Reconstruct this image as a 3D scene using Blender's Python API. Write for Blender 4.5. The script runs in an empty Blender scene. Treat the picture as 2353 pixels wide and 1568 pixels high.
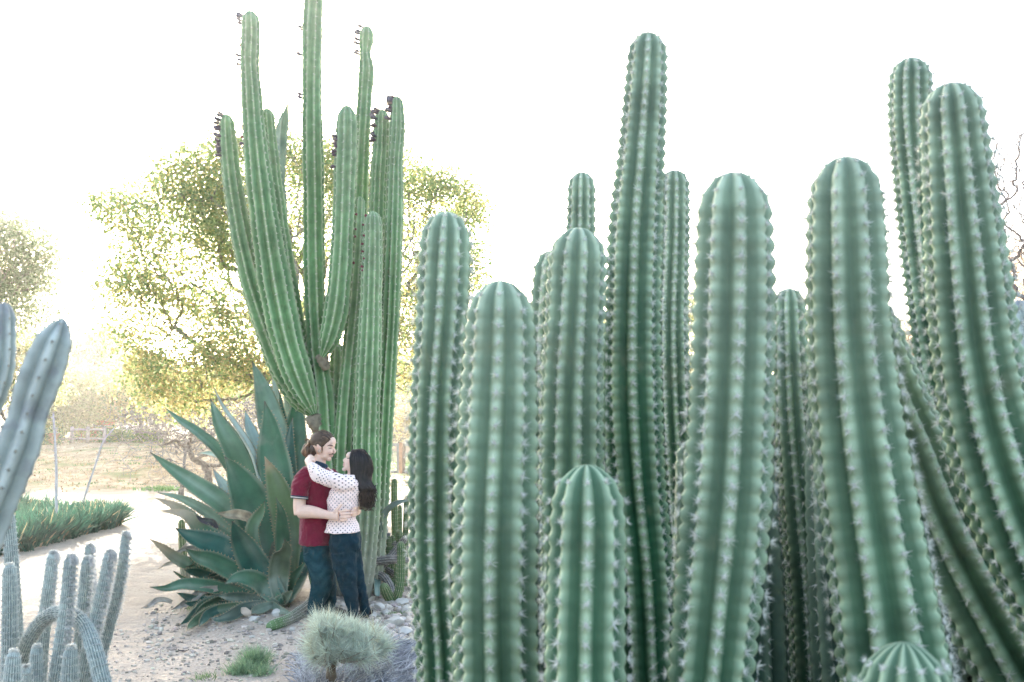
import bpy, math, random
import numpy as np
from mathutils import Vector
R_ = math.radians
rng = np.random.default_rng(7)
random.seed(7)
sc = bpy.context.scene
COL = sc.collection

# ------------------------------------------------------------------ camera
CAM_Z = 1.75
PITCH = R_(5.34)
cd = bpy.data.cameras.new('camera'); cd.lens = 35; cd.sensor_width = 36
cd.clip_end = 900
cam = bpy.data.objects.new('camera', cd); COL.objects.link(cam)
cam.location = (0, 0, CAM_Z); cam.rotation_euler = (math.pi/2 + PITCH, 0, 0)
cd.dof.use_dof = True; cd.dof.focus_distance = 9.6; cd.dof.aperture_fstop = 5.6
sc.camera = cam

# ------------------------------------------------------------------ light
SUN_AZ, SUN_EL = R_(-19), R_(14.5)
w = bpy.data.worlds.new('World'); sc.world = w; w.use_nodes = True
nt = w.node_tree
sky = nt.nodes.new('ShaderNodeTexSky'); sky.sky_type = 'NISHITA'; sky.sun_disc = False
sky.sun_elevation = SUN_EL; sky.sun_rotation = SUN_AZ
sky.air_density = 1.0; sky.dust_density = 4.0; sky.ozone_density = 1.0
bg = nt.nodes['Background']; bg.inputs['Strength'].default_value = 0.15
hsv = nt.nodes.new('ShaderNodeHueSaturation'); hsv.inputs['Saturation'].default_value = .85   # milky white sky
nt.links.new(sky.outputs[0], hsv.inputs['Color']); nt.links.new(hsv.outputs[0], bg.inputs['Color'])
sd = bpy.data.lights.new('sun', 'SUN'); sd.energy = 4.0; sd.angle = R_(0.6); sd.color = (1, .92, .80)
so = bpy.data.objects.new('sun', sd); COL.objects.link(so)
sun_dir = Vector((math.sin(SUN_AZ)*math.cos(SUN_EL), math.cos(SUN_AZ)*math.cos(SUN_EL), math.sin(SUN_EL)))
so.rotation_euler = sun_dir.to_track_quat('Z', 'Y').to_euler()
so.location = (-10, 30, 12)

vs = sc.view_settings
vs.view_transform = 'Standard'; vs.look = 'None'; vs.gamma = 1; vs.use_curve_mapping = False
vs.exposure = 2.82
HAZE = .0007
sc.cycles.use_denoising = True
sc.cycles.max_bounces = 8; sc.cycles.diffuse_bounces = 4; sc.cycles.transmission_bounces = 6
sc.cycles.volume_bounces = 1
sc.cycles.sample_clamp_indirect = 6

# ------------------------------------------------------------------ helpers
F_ = 2288.0; CX, CY = 1176.5, 784.0
def P(px, py, Y):
    """a point seen at (px, py) of the photograph at the depth Y metres"""
    u = (px-CX)/F_; v = (CY-py)/F_
    c, s = math.cos(PITCH), math.sin(PITCH)
    k = Y/(c - v*s)
    return np.array((u*k, Y, CAM_Z + (s + v*c)*k))
def O(px, py, Y):
    return P(px*.9412, py*.9412, Y)
def path3(pts, Y=None):
    return np.array([P(p[0], p[1], p[2] if Y is None else Y) for p in pts])

def spline(pts, n):
    pts = np.asarray(pts, float)
    if len(pts) < 3:
        t = np.linspace(0, 1, n)[:, None]; return pts[0]*(1-t) + pts[-1]*t
    d = np.linalg.norm(np.diff(pts[:, :3], axis=0), axis=1); d = np.maximum(d, 1e-9); cum = np.concatenate([[0], np.cumsum(d)])
    sl = np.diff(pts, axis=0)/d[:, None]
    m = np.vstack([sl[:1], (sl[:-1]*d[1:, None]+sl[1:]*d[:-1, None])/(d[1:]+d[:-1])[:, None], sl[-1:]])
    s = np.linspace(0, cum[-1], n)
    i = np.clip(np.searchsorted(cum, s, side='right')-1, 0, len(pts)-2)
    h = d[i][:, None]; t = (s-cum[i])[:, None]/h
    return (2*t**3-3*t**2+1)*pts[i] + (t**3-2*t**2+t)*h*m[i] + (-2*t**3+3*t**2)*pts[i+1] + (t**3-t**2)*h*m[i+1]

def nrm(a):
    return a/np.maximum(np.linalg.norm(a, axis=-1, keepdims=True), 1e-12)

def frames(C, up=None):
    T = nrm(np.gradient(C, axis=0))
    N = np.zeros_like(C)
    v = np.array(up if up is not None else (0, -1.0, 0.0))
    if abs(np.dot(v, T[0])) > .95: v = np.array((1.0, 0, 0))
    for i in range(len(C)):
        v = v - T[i]*np.dot(v, T[i]); v = v/np.linalg.norm(v); N[i] = v
    return T, N, np.cross(T, N)

def mesh(name, V, F, mat=None, parent=None, smooth=True, col=None, link=True):
    V = np.asarray(V, np.float32)
    FS = F if isinstance(F, (list, tuple)) else [F]
    FS = [np.asarray(f, np.int32) for f in FS if len(f)]
    me = bpy.data.meshes.new(name)
    me.vertices.add(len(V)); me.vertices.foreach_set('co', V.ravel())
    nl = sum(f.size for f in FS); nf = sum(len(f) for f in FS)
    me.loops.add(nl); me.loops.foreach_set('vertex_index', np.concatenate([f.ravel() for f in FS]))
    me.polygons.add(nf)
    tot = np.concatenate([np.full(len(f), f.shape[1], np.int32) for f in FS])
    st = np.concatenate([[0], np.cumsum(tot)[:-1]]).astype(np.int32)
    me.polygons.foreach_set('loop_start', st); me.polygons.foreach_set('loop_total', tot)
    me.polygons.foreach_set('use_smooth', np.full(nf, smooth, bool))
    if col is not None:
        c = np.asarray(col, np.float32)
        if c.ndim == 1: c = np.tile(c, (len(V), 1))
        if c.shape[1] == 3: c = np.hstack([c, np.ones((len(c), 1), np.float32)])
        a = me.color_attributes.new('col', 'FLOAT_COLOR', 'POINT'); a.data.foreach_set('color', c.astype(np.float32).ravel())
    me.update(calc_edges=True); me.validate()
    if mat: me.materials.append(mat)
    o = bpy.data.objects.new(name, me)
    if link: COL.objects.link(o)
    if parent: o.parent = parent
    return o

class B:
    """collects arrays for one mesh"""
    def __init__(s): s.V, s.T, s.Q, s.C, s.n = [], [], [], [], 0
    def add(s, V, F, col=None):
        V = np.asarray(V, float); F = np.asarray(F, int)
        (s.T if F.shape[1] == 3 else s.Q).append(F + s.n)
        s.V.append(V)
        c = np.asarray(col if col is not None else (.5, .5, .5), float)
        if c.ndim == 1: c = np.tile(c[:3], (len(V), 1))
        s.C.append(c[:, :3]); s.n += len(V)
    def more(s, V, F, col=None):
        s.add(V, F, col)
    def build(s, name, mat, parent=None, smooth=True):
        F = []
        if s.T: F.append(np.vstack(s.T))
        if s.Q: F.append(np.vstack(s.Q))
        return mesh(name, np.vstack(s.V), F, mat, parent, smooth, np.vstack(s.C))

def tube(C, r, n=8, cap=True, up=None, ab=None):
    """r: radius per ring; ab: optional (k,2) semi axes along (side, up-normal)"""
    C = np.asarray(C, float); m = len(C)
    T, N, S = frames(C, up)
    if ab is None:
        r = np.broadcast_to(np.asarray(r, float), (m,)); ab = np.stack([r, r], 1)
    ab = np.asarray(ab, float)
    a = np.linspace(0, 2*math.pi, n, endpoint=False)
    V = C[:, None, :] + S[:, None, :]*(np.cos(a)[None, :, None]*ab[:, 0, None, None]) + N[:, None, :]*(np.sin(a)[None, :, None]*ab[:, 1, None, None])
    V = V.reshape(-1, 3)
    i = np.arange(m-1)[:, None]*n; j = np.arange(n)[None, :]; k = (j+1) % n
    Q = np.stack([i+j, i+k, i+n+k, i+n+j], -1).reshape(-1, 4)
    if not cap: return V, Q, None
    V = np.vstack([V, C[0], C[-1]]); c0, c1 = m*n, m*n+1
    j = np.arange(n); k = (j+1) % n
    Tt = np.vstack([np.stack([np.full(n, c0), k, j], 1), np.stack([np.full(n, c1), (m-1)*n+j, (m-1)*n+k], 1)])
    return V, Q, Tt
def add_tube(b, C, r, n=8, col=None, **k):
    V, Q, Tt = tube(C, r, n, **k)
    n0 = b.n
    b.add(V, Q, col)
    if Tt is not None: b.T.append(Tt + n0)

def box(b, lo, hi, col=None, M=None):
    lo = np.array(lo, float); hi = np.array(hi, float)
    V = np.array([[x, y, z] for x in (0, 1) for y in (0, 1) for z in (0, 1)])*(hi-lo)+lo
    if M is not None: V = M(V)
    b.add(V, [[0, 1, 3, 2], [4, 6, 7, 5], [0, 4, 5, 1], [2, 3, 7, 6], [0, 2, 6, 4], [1, 5, 7, 3]], col)

def empty(name, loc=(0, 0, 0)):
    o = bpy.data.objects.new(name, None); COL.objects.link(o); o.location = loc
    o.empty_display_size = .1
    return o
def tag(o, label=None, cat=None, group=None, kind=None):
    if label: o['label'] = label
    if cat: o['category'] = cat
    if group: o['group'] = group
    if kind: o['kind'] = kind
    return o
def root_at(name, loc, label, cat, group=None):
    """an Empty at the base; parts are built in world space and hung on it in place"""
    return tag(empty(name, loc), label, cat, group)
def hang(o, root):
    o.parent = root
    o.matrix_parent_inverse.identity()
    # keep the geometry where it was built: shift the mesh, not the object
    l = root.matrix_world.translation if False else Vector(root.location)
    p = root.parent
    while p is not None:
        l = l + Vector(p.location); p = p.parent
    if not o.data.get('shifted'):
        me = o.data; n = len(me.vertices); a = np.empty(n*3, np.float32); me.vertices.foreach_get('co', a)
        a = a.reshape(-1, 3) - np.array(l, np.float32); me.vertices.foreach_set('co', a.ravel()); me['shifted'] = 1
    return o

# ------------------------------------------------------------------ materials
def mat(name, rough=.6, trans=0, noise=(0, 8, .15), bump=(0, 40, .01), spec=.4, sheen=0, tint=None, extra=None, detail=4, coat=0):
    """colour from the mesh's own 'col' attribute times a little noise"""
    m = bpy.data.materials.new(name); m.use_nodes = True; t = m.node_tree; N = t.nodes; L = t.links
    b = N['Principled BSDF']; b.inputs['Roughness'].default_value = rough
    b.inputs['Specular IOR Level'].default_value = spec
    if sheen: b.inputs['Sheen Weight'].default_value = sheen
    if coat: b.inputs['Coat Weight'].default_value = coat; b.inputs['Coat Roughness'].default_value = .3
    at = N.new('ShaderNodeAttribute'); at.attribute_name = 'col'
    c = at.outputs['Color']
    tc = N.new('ShaderNodeTexCoord'); co = tc.outputs['Object']
    if noise[0]:
        n = N.new('ShaderNodeTexNoise'); n.inputs['Scale'].default_value = noise[1]; n.inputs['Detail'].default_value = detail
        L.new(co, n.inputs['Vector'])
        mr = N.new('ShaderNodeMapRange'); mr.inputs['From Min'].default_value = .3; mr.inputs['From Max'].default_value = .7
        mr.inputs['To Min'].default_value = 1-noise[0]; mr.inputs['To Max'].default_value = 1+noise[0]
        L.new(n.outputs['Fac'], mr.inputs['Value'])
        mx = N.new('ShaderNodeVectorMath'); mx.operation = 'SCALE'
        L.new(c, mx.inputs[0]); L.new(mr.outputs[0], mx.inputs['Scale']); c = mx.outputs[0]
    if tint is not None:   # (colour, noise scale, threshold lo, hi, amount)
        n = N.new('ShaderNodeTexNoise'); n.inputs['Scale'].default_value = tint[1]; n.inputs['Detail'].default_value = 6
        L.new(co, n.inputs['Vector'])
        mr = N.new('ShaderNodeMapRange'); mr.inputs['From Min'].default_value = tint[2]; mr.inputs['From Max'].default_value = tint[3]
        mr.inputs['To Max'].default_value = tint[4]; L.new(n.outputs['Fac'], mr.inputs['Value'])
        mi = N.new('ShaderNodeMix'); mi.data_type = 'RGBA'; L.new(mr.outputs[0], mi.inputs['Factor'])
        L.new(c, mi.inputs['A']); mi.inputs['B'].default_value = (*tint[0], 1); c = mi.outputs['Result']
    L.new(c, b.inputs['Base Color'])
    if bump[0]:
        n = N.new('ShaderNodeTexNoise'); n.inputs['Scale'].default_value = bump[1]; n.inputs['Detail'].default_value = 6
        L.new(co, n.inputs['Vector'])
        bp = N.new('ShaderNodeBump'); bp.inputs['Strength'].default_value = bump[0]; bp.inputs['Distance'].default_value = bump[2]
        L.new(n.outputs['Fac'], bp.inputs['Height']); L.new(bp.outputs[0], b.inputs['Normal'])
    if trans:
        tr = N.new('ShaderNodeBsdfTranslucent'); L.new(c, tr.inputs['Color'])
        ms = N.new('ShaderNodeMixShader'); ms.inputs['Fac'].default_value = trans
        L.new(b.outputs[0], ms.inputs[1]); L.new(tr.outputs[0], ms.inputs[2])
        L.new(ms.outputs[0], N['Material Output'].inputs['Surface'])
    return m

M_cactus = mat('cactus_skin', .6, noise=(.22, 11, 0), bump=(.35, 70, .003), spec=.22, tint=((.24, .25, .16), 8, .60, .78, .45))
M_bluecactus = mat('blue_cactus_skin', .6, noise=(.2, 20, 0), bump=(.4, 60, .004), spec=.3, tint=((.20, .20, .22), 16, .50, .68, .75))
M_torch = mat('torch_cactus_skin', .75, noise=(.3, 60, 0), bump=(.5, 200, .002), spec=.2)
M_spine = mat('spine', .5, trans=.35, spec=.3)
M_wool = mat('cactus_wool', .9, trans=.3, noise=(.2, 60, 0), spec=.1)
M_fruit = mat('cactus_fruit', .55, noise=(.3, 50, 0), bump=(.4, 120, .004))
M_agave = mat('agave_skin', .5, noise=(.2, 6, 0), bump=(.2, 22, .004), spec=.3, tint=((.33, .36, .30), 3.5, .56, .75, .4))
M_dry = mat('dry_leaf', .85, noise=(.35, 14, 0), bump=(.6, 40, .01), spec=.15)
M_leaf = mat('tree_leaf', .6, trans=.68, spec=.25)
M_blade = mat('blade_leaf', .6, trans=.3, noise=(.2, 20, 0), spec=.3)
M_bark = mat('bark', .9, noise=(.35, 12, 0), bump=(.8, 25, .03), spec=.1)
M_wood = mat('weathered_wood', .85, noise=(.25, 9, 0), bump=(.5, 30, .01), spec=.15)
M_rock = mat('rock', .85, noise=(.22, 12, 0), bump=(.6, 30, .01), spec=.2)
M_wall = mat('painted_wall', .8, noise=(.12, 3, 0), bump=(.3, 30, .01), spec=.2)
# ------------------------------------------------------------------ terrain
def sstep(a, b, x):
    t = np.clip((x-a)/(b-a), 0, 1); return t*t*(3-2*t)
def ground_z(x, y):
    x = np.asarray(x, float); y = np.asarray(y, float)
    k = 1 - .93*sstep(-11.5, -6.5, x)
    z = 1.45*sstep(29, 47, y)*k
    z = z + .045*np.clip(y-47, 0, 400)*sstep(47, 90, y)
    z = z + .02*np.sin(x*1.3+y*.7)*np.cos(y*.9-x*.4)*sstep(6, 9, y)
    z = z + .03*np.sin(x*2.1)*np.sin(y*1.7)*sstep(28, 34, y)
    return z
def GZ(x, y): return float(ground_z(x, y))
xs = np.concatenate([np.linspace(-170, -30, 40), np.linspace(-29, -8, 50), np.linspace(-7.7, 6, 95), np.linspace(6.5, 30, 50), np.linspace(32, 170, 40)])
ys = np.concatenate([np.linspace(-25, 3, 12), np.linspace(3.3, 14, 75), np.linspace(14.3, 60, 85), np.linspace(62, 170, 60)])
X, Y = np.meshgrid(xs, ys)
Z = ground_z(X, Y)
V = np.stack([X, Y, Z], -1).reshape(-1, 3)
nx, ny = len(xs), len(ys)
i = np.arange(ny-1)[:, None]*nx; j = np.arange(nx-1)[None, :]
Q = np.stack([i+j, i+j+1, i+nx+j+1, i+nx+j], -1).reshape(-1, 4)
g = mesh('ground', V, Q)
tag(g, 'cream sandy path and dry ground rising to a straw coloured bank', kind='structure')
m = bpy.data.materials.new('sandy_ground'); m.use_nodes = True; t = m.node_tree; N = t.nodes; L = t.links
b = N['Principled BSDF']; b.inputs['Roughness'].default_value = .95; b.inputs['Specular IOR Level'].default_value = .1
geo = N.new('ShaderNodeNewGeometry'); pos = geo.outputs['Position']
sep = N.new('ShaderNodeSeparateXYZ'); L.new(pos, sep.inputs[0])
def noise(sc_, det=6, stretch=None, rough=.55):
    n = N.new('ShaderNodeTexNoise'); n.inputs['Scale'].default_value = sc_; n.inputs['Detail'].default_value = det; n.inputs['Roughness'].default_value = rough
    if stretch:
        mp = N.new('ShaderNodeMapping'); mp.inputs['Scale'].default_value = stretch; L.new(pos, mp.inputs[0]); L.new(mp.outputs[0], n.inputs['Vector'])
    else: L.new(pos, n.inputs['Vector'])
    return n.outputs['Fac']
def mr(v, a, b_, c=0., d=1.):
    n = N.new('ShaderNodeMapRange'); L.new(v, n.inputs['Value']); n.inputs['From Min'].default_value = a; n.inputs['From Max'].default_value = b_
    n.inputs['To Min'].default_value = c; n.inputs['To Max'].default_value = d; return n.outputs[0]
def mixc(f, a, b_):
    n = N.new('ShaderNodeMix'); n.data_type = 'RGBA'; L.new(f, n.inputs['Factor'])
    for k, v in (('A', a), ('B', b_)):
        if isinstance(v, tuple): n.inputs[k].default_value = (*v, 1)
        else: L.new(v, n.inputs[k])
    return n.outputs['Result']
def mth(op, a, b_=None, c=None):
    n = N.new('ShaderNodeMath'); n.operation = op
    for k, v in enumerate((a, b_, c)):
        if v is None: continue
        if isinstance(v, (int, float)): n.inputs[k].default_value = v
        else: L.new(v, n.inputs[k])
    return n.outputs[0]
sand = mixc(mr(noise(1.2, 8), .35, .65), (.33, .28, .225), (.41, .355, .29))
sand = mixc(mr(noise(45, 4), .53, .68), sand, (.28, .24, .20))
grav = mixc(mr(noise(35, 6), .35, .65), (.34, .29, .24), (.47, .41, .345))
# the gravel bed: under and in front of the plants
wob = mth('MULTIPLY', mth('SUBTRACT', noise(1.1, 4), .5), 2.4)
gx = mth('ADD', sep.outputs[0], wob)
gy = mth('ADD', sep.outputs[1], wob)
gm = mth('MULTIPLY', mr(gx, -4.2, -2.7), mth('MULTIPLY', mr(gy, 13.2, 12.2), mr(gy, 6.3, 7.6)))
gm2 = mth('MULTIPLY', mr(gx, -1.9, -.9), mr(gy, 13.2, 12.4))
base = mixc(mth('MINIMUM', mth('MAXIMUM', gm, gm2), 1.0), sand, grav)
bounce_cut_soil = mixc(mr(noise(9, 6), .4, .6), (.07, .055, .045), (.16, .13, .10))
bounce_cut_m = mth('MAXIMUM', mth('MULTIPLY', mr(mth('ADD', sep.outputs[0], mth('MULTIPLY', wob, .3)), -.55, -.2), mr(mth('ADD', sep.outputs[1], mth('MULTIPLY', wob, .3)), 7.2, 6.6)), mr(sep.outputs[1], 6.2, 5.6))  # ground out of view darkened to cut bounce onto the front columns
base = mixc(bounce_cut_m, base, bounce_cut_soil)
straw = mixc(mr(noise(2.2, 10, (1, .5, 1)), .35, .65), (.30, .23, .15), (.56, .45, .31))
straw = mixc(mr(noise(9, 8, (.5, 2, 1)), .48, .62), straw, (.20, .15, .10))
straw = mixc(mr(noise(.5, 4), .56, .68, 0, .75), straw, (.16, .20, .08))
lawn = mixc(mr(noise(3, 8), .4, .6), (.10, .19, .06), (.25, .30, .12))
bank = mixc(mr(mth('ADD', sep.outputs[0], mth('MULTIPLY', wob, 2.0)), -8.5, -6.0), straw, lawn)
edge = mth('ADD', mth('ADD', sep.outputs[1], mth('MULTIPLY', wob, .6)), mth('MULTIPLY', mr(sep.outputs[0], -12, -4, 0, 1), -10.5))
base = mixc(mr(edge, 30.0, 31.5), base, bank)
L.new(base, b.inputs['Base Color'])
bp = N.new('ShaderNodeBump'); bp.inputs['Strength'].default_value = .9; bp.inputs['Distance'].default_value = .03
L.new(mth('ADD', noise(28, 8), mth('ADD', mth('MULTIPLY', noise(6, 4), 2.2), mth('MULTIPLY', noise(2.5, 3), 3.0))), bp.inputs['Height']); L.new(bp.outputs[0], b.inputs['Normal'])
g.data.materials.append(m)

# ------------------------------------------------------------------ rocks and gravel
def ico():
    t_ = (1+5**.5)/2
    v = nrm(np.array([[-1, t_, 0], [1, t_, 0], [-1, -t_, 0], [1, -t_, 0], [0, -1, t_], [0, 1, t_], [0, -1, -t_], [0, 1, -t_], [t_, 0, -1], [t_, 0, 1], [-t_, 0, -1], [-t_, 0, 1]], float))
    f = np.array([[0, 11, 5], [0, 5, 1], [0, 1, 7], [0, 7, 10], [0, 10, 11], [1, 5, 9], [5, 11, 4], [11, 10, 2], [10, 7, 6], [7, 1, 8], [3, 9, 4], [3, 4, 2], [3, 2, 6], [3, 6, 8], [3, 8, 9], [4, 9, 5], [2, 4, 11], [6, 2, 10], [8, 6, 7], [9, 8, 1]])
    return v, f
def subdiv(v, f):
    v = list(map(tuple, v)); cache = {}; out = []
    def mid(a, b_):
        k = (min(a, b_), max(a, b_))
        if k not in cache:
            p = np.array(v[a])+np.array(v[b_]); p /= np.linalg.norm(p); cache[k] = len(v); v.append(tuple(p))
        return cache[k]
    for a, b_, c in f:
        x, y, z = mid(a, b_), mid(b_, c), mid(c, a)
        out += [[a, x, z], [b_, y, x], [c, z, y], [x, y, z]]
    return np.array(v), np.array(out)
ICO = ico(); ICO1 = subdiv(*ICO); ICO2 = subdiv(*ICO1)
def rock_shape(r, size, which=ICO1):
    v = which[0].copy()
    for _ in range(9):   # flat faces cut at random: a broken stone, not a ball
        n = nrm(r.normal(size=3)); d = r.uniform(.55, .85)
        k = v@n; v -= np.outer(np.maximum(k-d, 0), n)
    v *= np.array(size)*r.uniform(.85, 1.15, 3)
    a = r.uniform(0, 6.28); c, s = math.cos(a), math.sin(a)
    return v@np.array([[c, -s, 0], [s, c, 0], [0, 0, 1]])
def rocks(n, region, size, colr, name, label, seed):
    r = np.random.default_rng(seed); b = B()
    for k in range(n):
        x, y = region(r); s = size(r)
        v = rock_shape(r, (s, s*.8, s*.6), ICO); v += (x, y, GZ(x, y)+s*.2)
        b.add(v, ICO[1], np.array(colr(r)))
    o = b.build(name, M_rock, None, False); tag(o, label, 'gravel', kind='stuff'); return o
def scat(r, px0, px1, py0, py1):
    px = r.uniform(px0, px1); py = r.uniform(py0, py1); p = P(px, py, 1.0); d = p - np.array((0, 0, CAM_Z)); k = -CAM_Z/d[2]
    return d[0]*k, d[1]*k
greys = lambda r: (np.array((.41, .365, .31)) + r.normal(0, .012, 3))*r.uniform(.5, 1.35)
rocks(1200, lambda r: scat(r, 330, 960, 1385, 1520), lambda r: .008+.032*r.random()**4, greys, 'gravel', 'pale gravel stones strewn under the agave and the couple', 3)
rocks(1400, lambda r: scat(r, 840, 965, 1335, 1560), lambda r: .012+.05*r.random()**3, greys, 'gravel', 'whitish gravel between the shrub and the spiny column', 4)
rocks(900, lambda r: scat(r, 240, 700, 1440, 1600), lambda r: .006+.018*r.random()**3, greys, 'gravel', 'small grit scattered on the cream sandy path', 5)

spots = [(640, 1418, .10, 'pale stone just behind the lying cactus stem'), (662, 1388, .12, 'warm tan stone under the curled agave leaf'),
  (560, 1418, .13, 'flat pinkish stone at the foot of the agave'), (925, 1392, .10, 'round white stone right of the bent little cactus'),
  (896, 1390, .085, 'white round stone below the bent little cactus'), (938, 1408, .10, 'pale boulder against the nearest spiny column'),
  (870, 1404, .10, 'pale rock beside the grey trunk foot'), (905, 1440, .13, 'large white stone above the grey twig mass'),
  (935, 1460, .11, 'flat white stone above the dead twigs'), (672, 1452, .05, 'small white stone beside the lying stem tip'),
  (585, 1428, .07, 'grey stone left of the lying stem tip'), (516, 1432, .06, 'pale stone in front of the dark agave leaves'),
  (605, 1412, .07, 'greenish white stone behind the lying stem'), (440, 1430, .07, 'small stone among the drooping agave tips'),
  (855, 1425, .08, 'rough white stone behind the feathery shrub'), (888, 1418, .07, 'broken pale stone between two white rocks'),
  (925, 1430, .07, 'grey white stone nearest the spiny column foot'), (560, 1398, .09, 'tan stone shaded by the lowest agave leaf')]
for k, (px, py, s, lab) in enumerate(spots):
    r = np.random.default_rng(100+k); p = P(px, py, 1.0); d = p - np.array((0, 0, CAM_Z)); q = -CAM_Z/d[2]; x, y = d[0]*q, d[1]*q
    s *= .8
    v = rock_shape(r, (s, s*.85, s*.62), ICO2)
    c = np.array((.45, .425, .385)) if k not in (1, 2, 17) else np.array((.47, .38, .29))
    o = mesh('rock', v, ICO2[1], M_rock, None, False, c*r.uniform(.85, 1.1)); o.location = (x, y, GZ(x, y)+s*.25)
    tag(o, lab, 'rock', 'stones lying round the plants')
# ------------------------------------------------------------------ leaves, blades, twigs
def leaf_quads(C, size, col, r, fold=.35, asp=.62):
    """C (n,3) centres; one folded diamond per leaf"""
    n = len(C); size = np.broadcast_to(size, (n,))[:, None]
    a = nrm(r.normal(size=(n, 3))); h = nrm(np.cross(a, r.normal(size=(n, 3)))); u = np.cross(a, h)
    V = np.stack([C - a*size*.5, C + h*size*asp*.5 + u*size*fold*.3, C + a*size*.5, C - h*size*asp*.5 + u*size*fold*.3], 1).reshape(-1, 3)
    k = np.arange(n)[:, None]*4
    F = np.concatenate([k+[0, 1, 2], k+[0, 2, 3]])
    return V, F, np.repeat(col, 4, axis=0)
def blades(base, d, ln, wd, r, bend=(0, 0, -.3), seg=3, col=None, tipcol=None):
    """tapering strips from base (n,3) along d with a bend; col (n,3)"""
    n = len(base); d = nrm(d); ln = np.broadcast_to(ln, (n,)); wd = np.broadcast_to(wd, (n,))
    bend = np.broadcast_to(np.asarray(bend, float), (n, 3))
    side = nrm(np.cross(d, r.normal(size=(n, 3))))
    t = np.linspace(0, 1, seg+1)
    Cc = base[:, None] + d[:, None]*(t[None, :, None]*ln[:, None, None]) + bend[:, None]*((t**2)[None, :, None]*ln[:, None, None])
    wf = (1-t**1.6)*.5*(.6+.4*np.minimum(1, t*4+.3)); wf[-1] = .02
    L_ = Cc + side[:, None]*(wf[None, :, None]*wd[:, None, None]); R2 = Cc - side[:, None]*(wf[None, :, None]*wd[:, None, None])
    V = np.stack([L_, R2], 2).reshape(-1, 3); m = (seg+1)*2
    k = (np.arange(n)*m)[:, None]
    F = np.concatenate([k+[2*s, 2*s+1, 2*s+3, 2*s+2] for s in range(seg)])
    c0 = col if col is not None else np.tile((.2, .3, .2), (n, 1))
    c1 = c0 if tipcol is None else tipcol
    C2 = (c0[:, None]*(1-t[None, :, None]) + c1[:, None]*t[None, :, None])
    return V, F, np.repeat(C2, 2, axis=1).reshape(-1, 3)
def sticks(A, Bp, ra, rb, n=4):
    """frusta from A to Bp (k,3)"""
    k = len(A); T = nrm(Bp-A); h = np.where(np.abs(T[:, 2:3]) < .9, [[0, 0, 1.]], [[1., 0, 0]]); S = nrm(np.cross(T, h)); U = np.cross(T, S)
    a = np.linspace(0, 2*math.pi, n, endpoint=False)
    ring = S[:, None]*np.cos(a)[None, :, None] + U[:, None]*np.sin(a)[None, :, None]
    ra = np.broadcast_to(ra, (k,))[:, None, None]; rb = np.broadcast_to(rb, (k,))[:, None, None]
    V = np.concatenate([A[:, None]+ring*ra, Bp[:, None]+ring*rb], 1).reshape(-1, 3)
    i = (np.arange(k)*2*n)[:, None, None]; j = np.arange(n)[None, :]; q = (j+1) % n
    F = np.stack([i[:, :, 0]+j, i[:, :, 0]+q, i[:, :, 0]+n+q, i[:, :, 0]+n+j], -1).reshape(-1, 4)
    return V, F

def skeleton(root, pts, r, path_w=.35, jit=.08, sub=2):
    """joins points to a growing tree; returns nodes, parents"""
    pts = np.asarray(pts); o = np.argsort(np.linalg.norm(pts-root[-1], axis=1)); pts = pts[o]
    nodes = [np.array(q, float) for q in root]; par = [-1]+list(range(len(root)-1)); cost = [0.0]
    for i in range(1, len(root)): cost.append(cost[-1] + .0)
    NA = np.zeros((len(root)+len(pts)*(sub+1), 3)); CA = np.zeros(len(NA)); n = len(root)
    NA[:n] = nodes; CA[:n] = 0
    CA[:max(1, n-3)] = 50
    for p in pts:
        d = np.linalg.norm(NA[:n]-p, axis=1); j = int(np.argmin(d + path_w*CA[:n]))
        a = NA[j].copy(); L0 = d[j]; last = j
        for s in range(1, sub+1):
            q = a + (p-a)*s/(sub+1) + r.normal(0, jit, 3)*L0 + np.array((0, 0, -.06*L0*math.sin(math.pi*s/(sub+1))))
            NA[n] = q; CA[n] = CA[last]+L0/(sub+1); par.append(last); last = n; n += 1
        NA[n] = p; CA[n] = CA[last]+L0/(sub+1); par.append(last); n += 1
    return NA[:n], np.array(par)
def pipe(par, tip=.006, ex=2.3, rmax=None):
    n = len(par); w_ = np.zeros(n); ch = np.bincount(par[par >= 0], minlength=n)
    for i in range(n-1, -1, -1):
        if ch[i] == 0: w_[i] += tip**ex
        if par[i] >= 0: w_[par[i]] += w_[i]
    rr = w_**(1/ex)
    if rmax: rr = tip + (rr-tip)*(rmax-tip)/(rr.max()-tip)
    return rr, ch
def in_blobs(r, blobs, n, hollow=.0):
    """blobs: (px, py, Y, rx_px, rz_px, ry_m)"""
    w_ = np.array([b_[3]*b_[4]*b_[5] for b_ in blobs]); w_ = w_/w_.sum(); out = []
    for b_, m_ in zip(blobs, r.multinomial(n, w_)):
        u = nrm(r.normal(size=(m_, 3)))*(hollow+(1-hollow)*r.random((m_, 1))**(1/2.4))
        c = P(b_[0], b_[1], b_[2]); k = b_[2]/F_
        out.append(c + u*np.array((b_[3]*k, b_[5], b_[4]*k)))
    return np.vstack(out)
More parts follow.
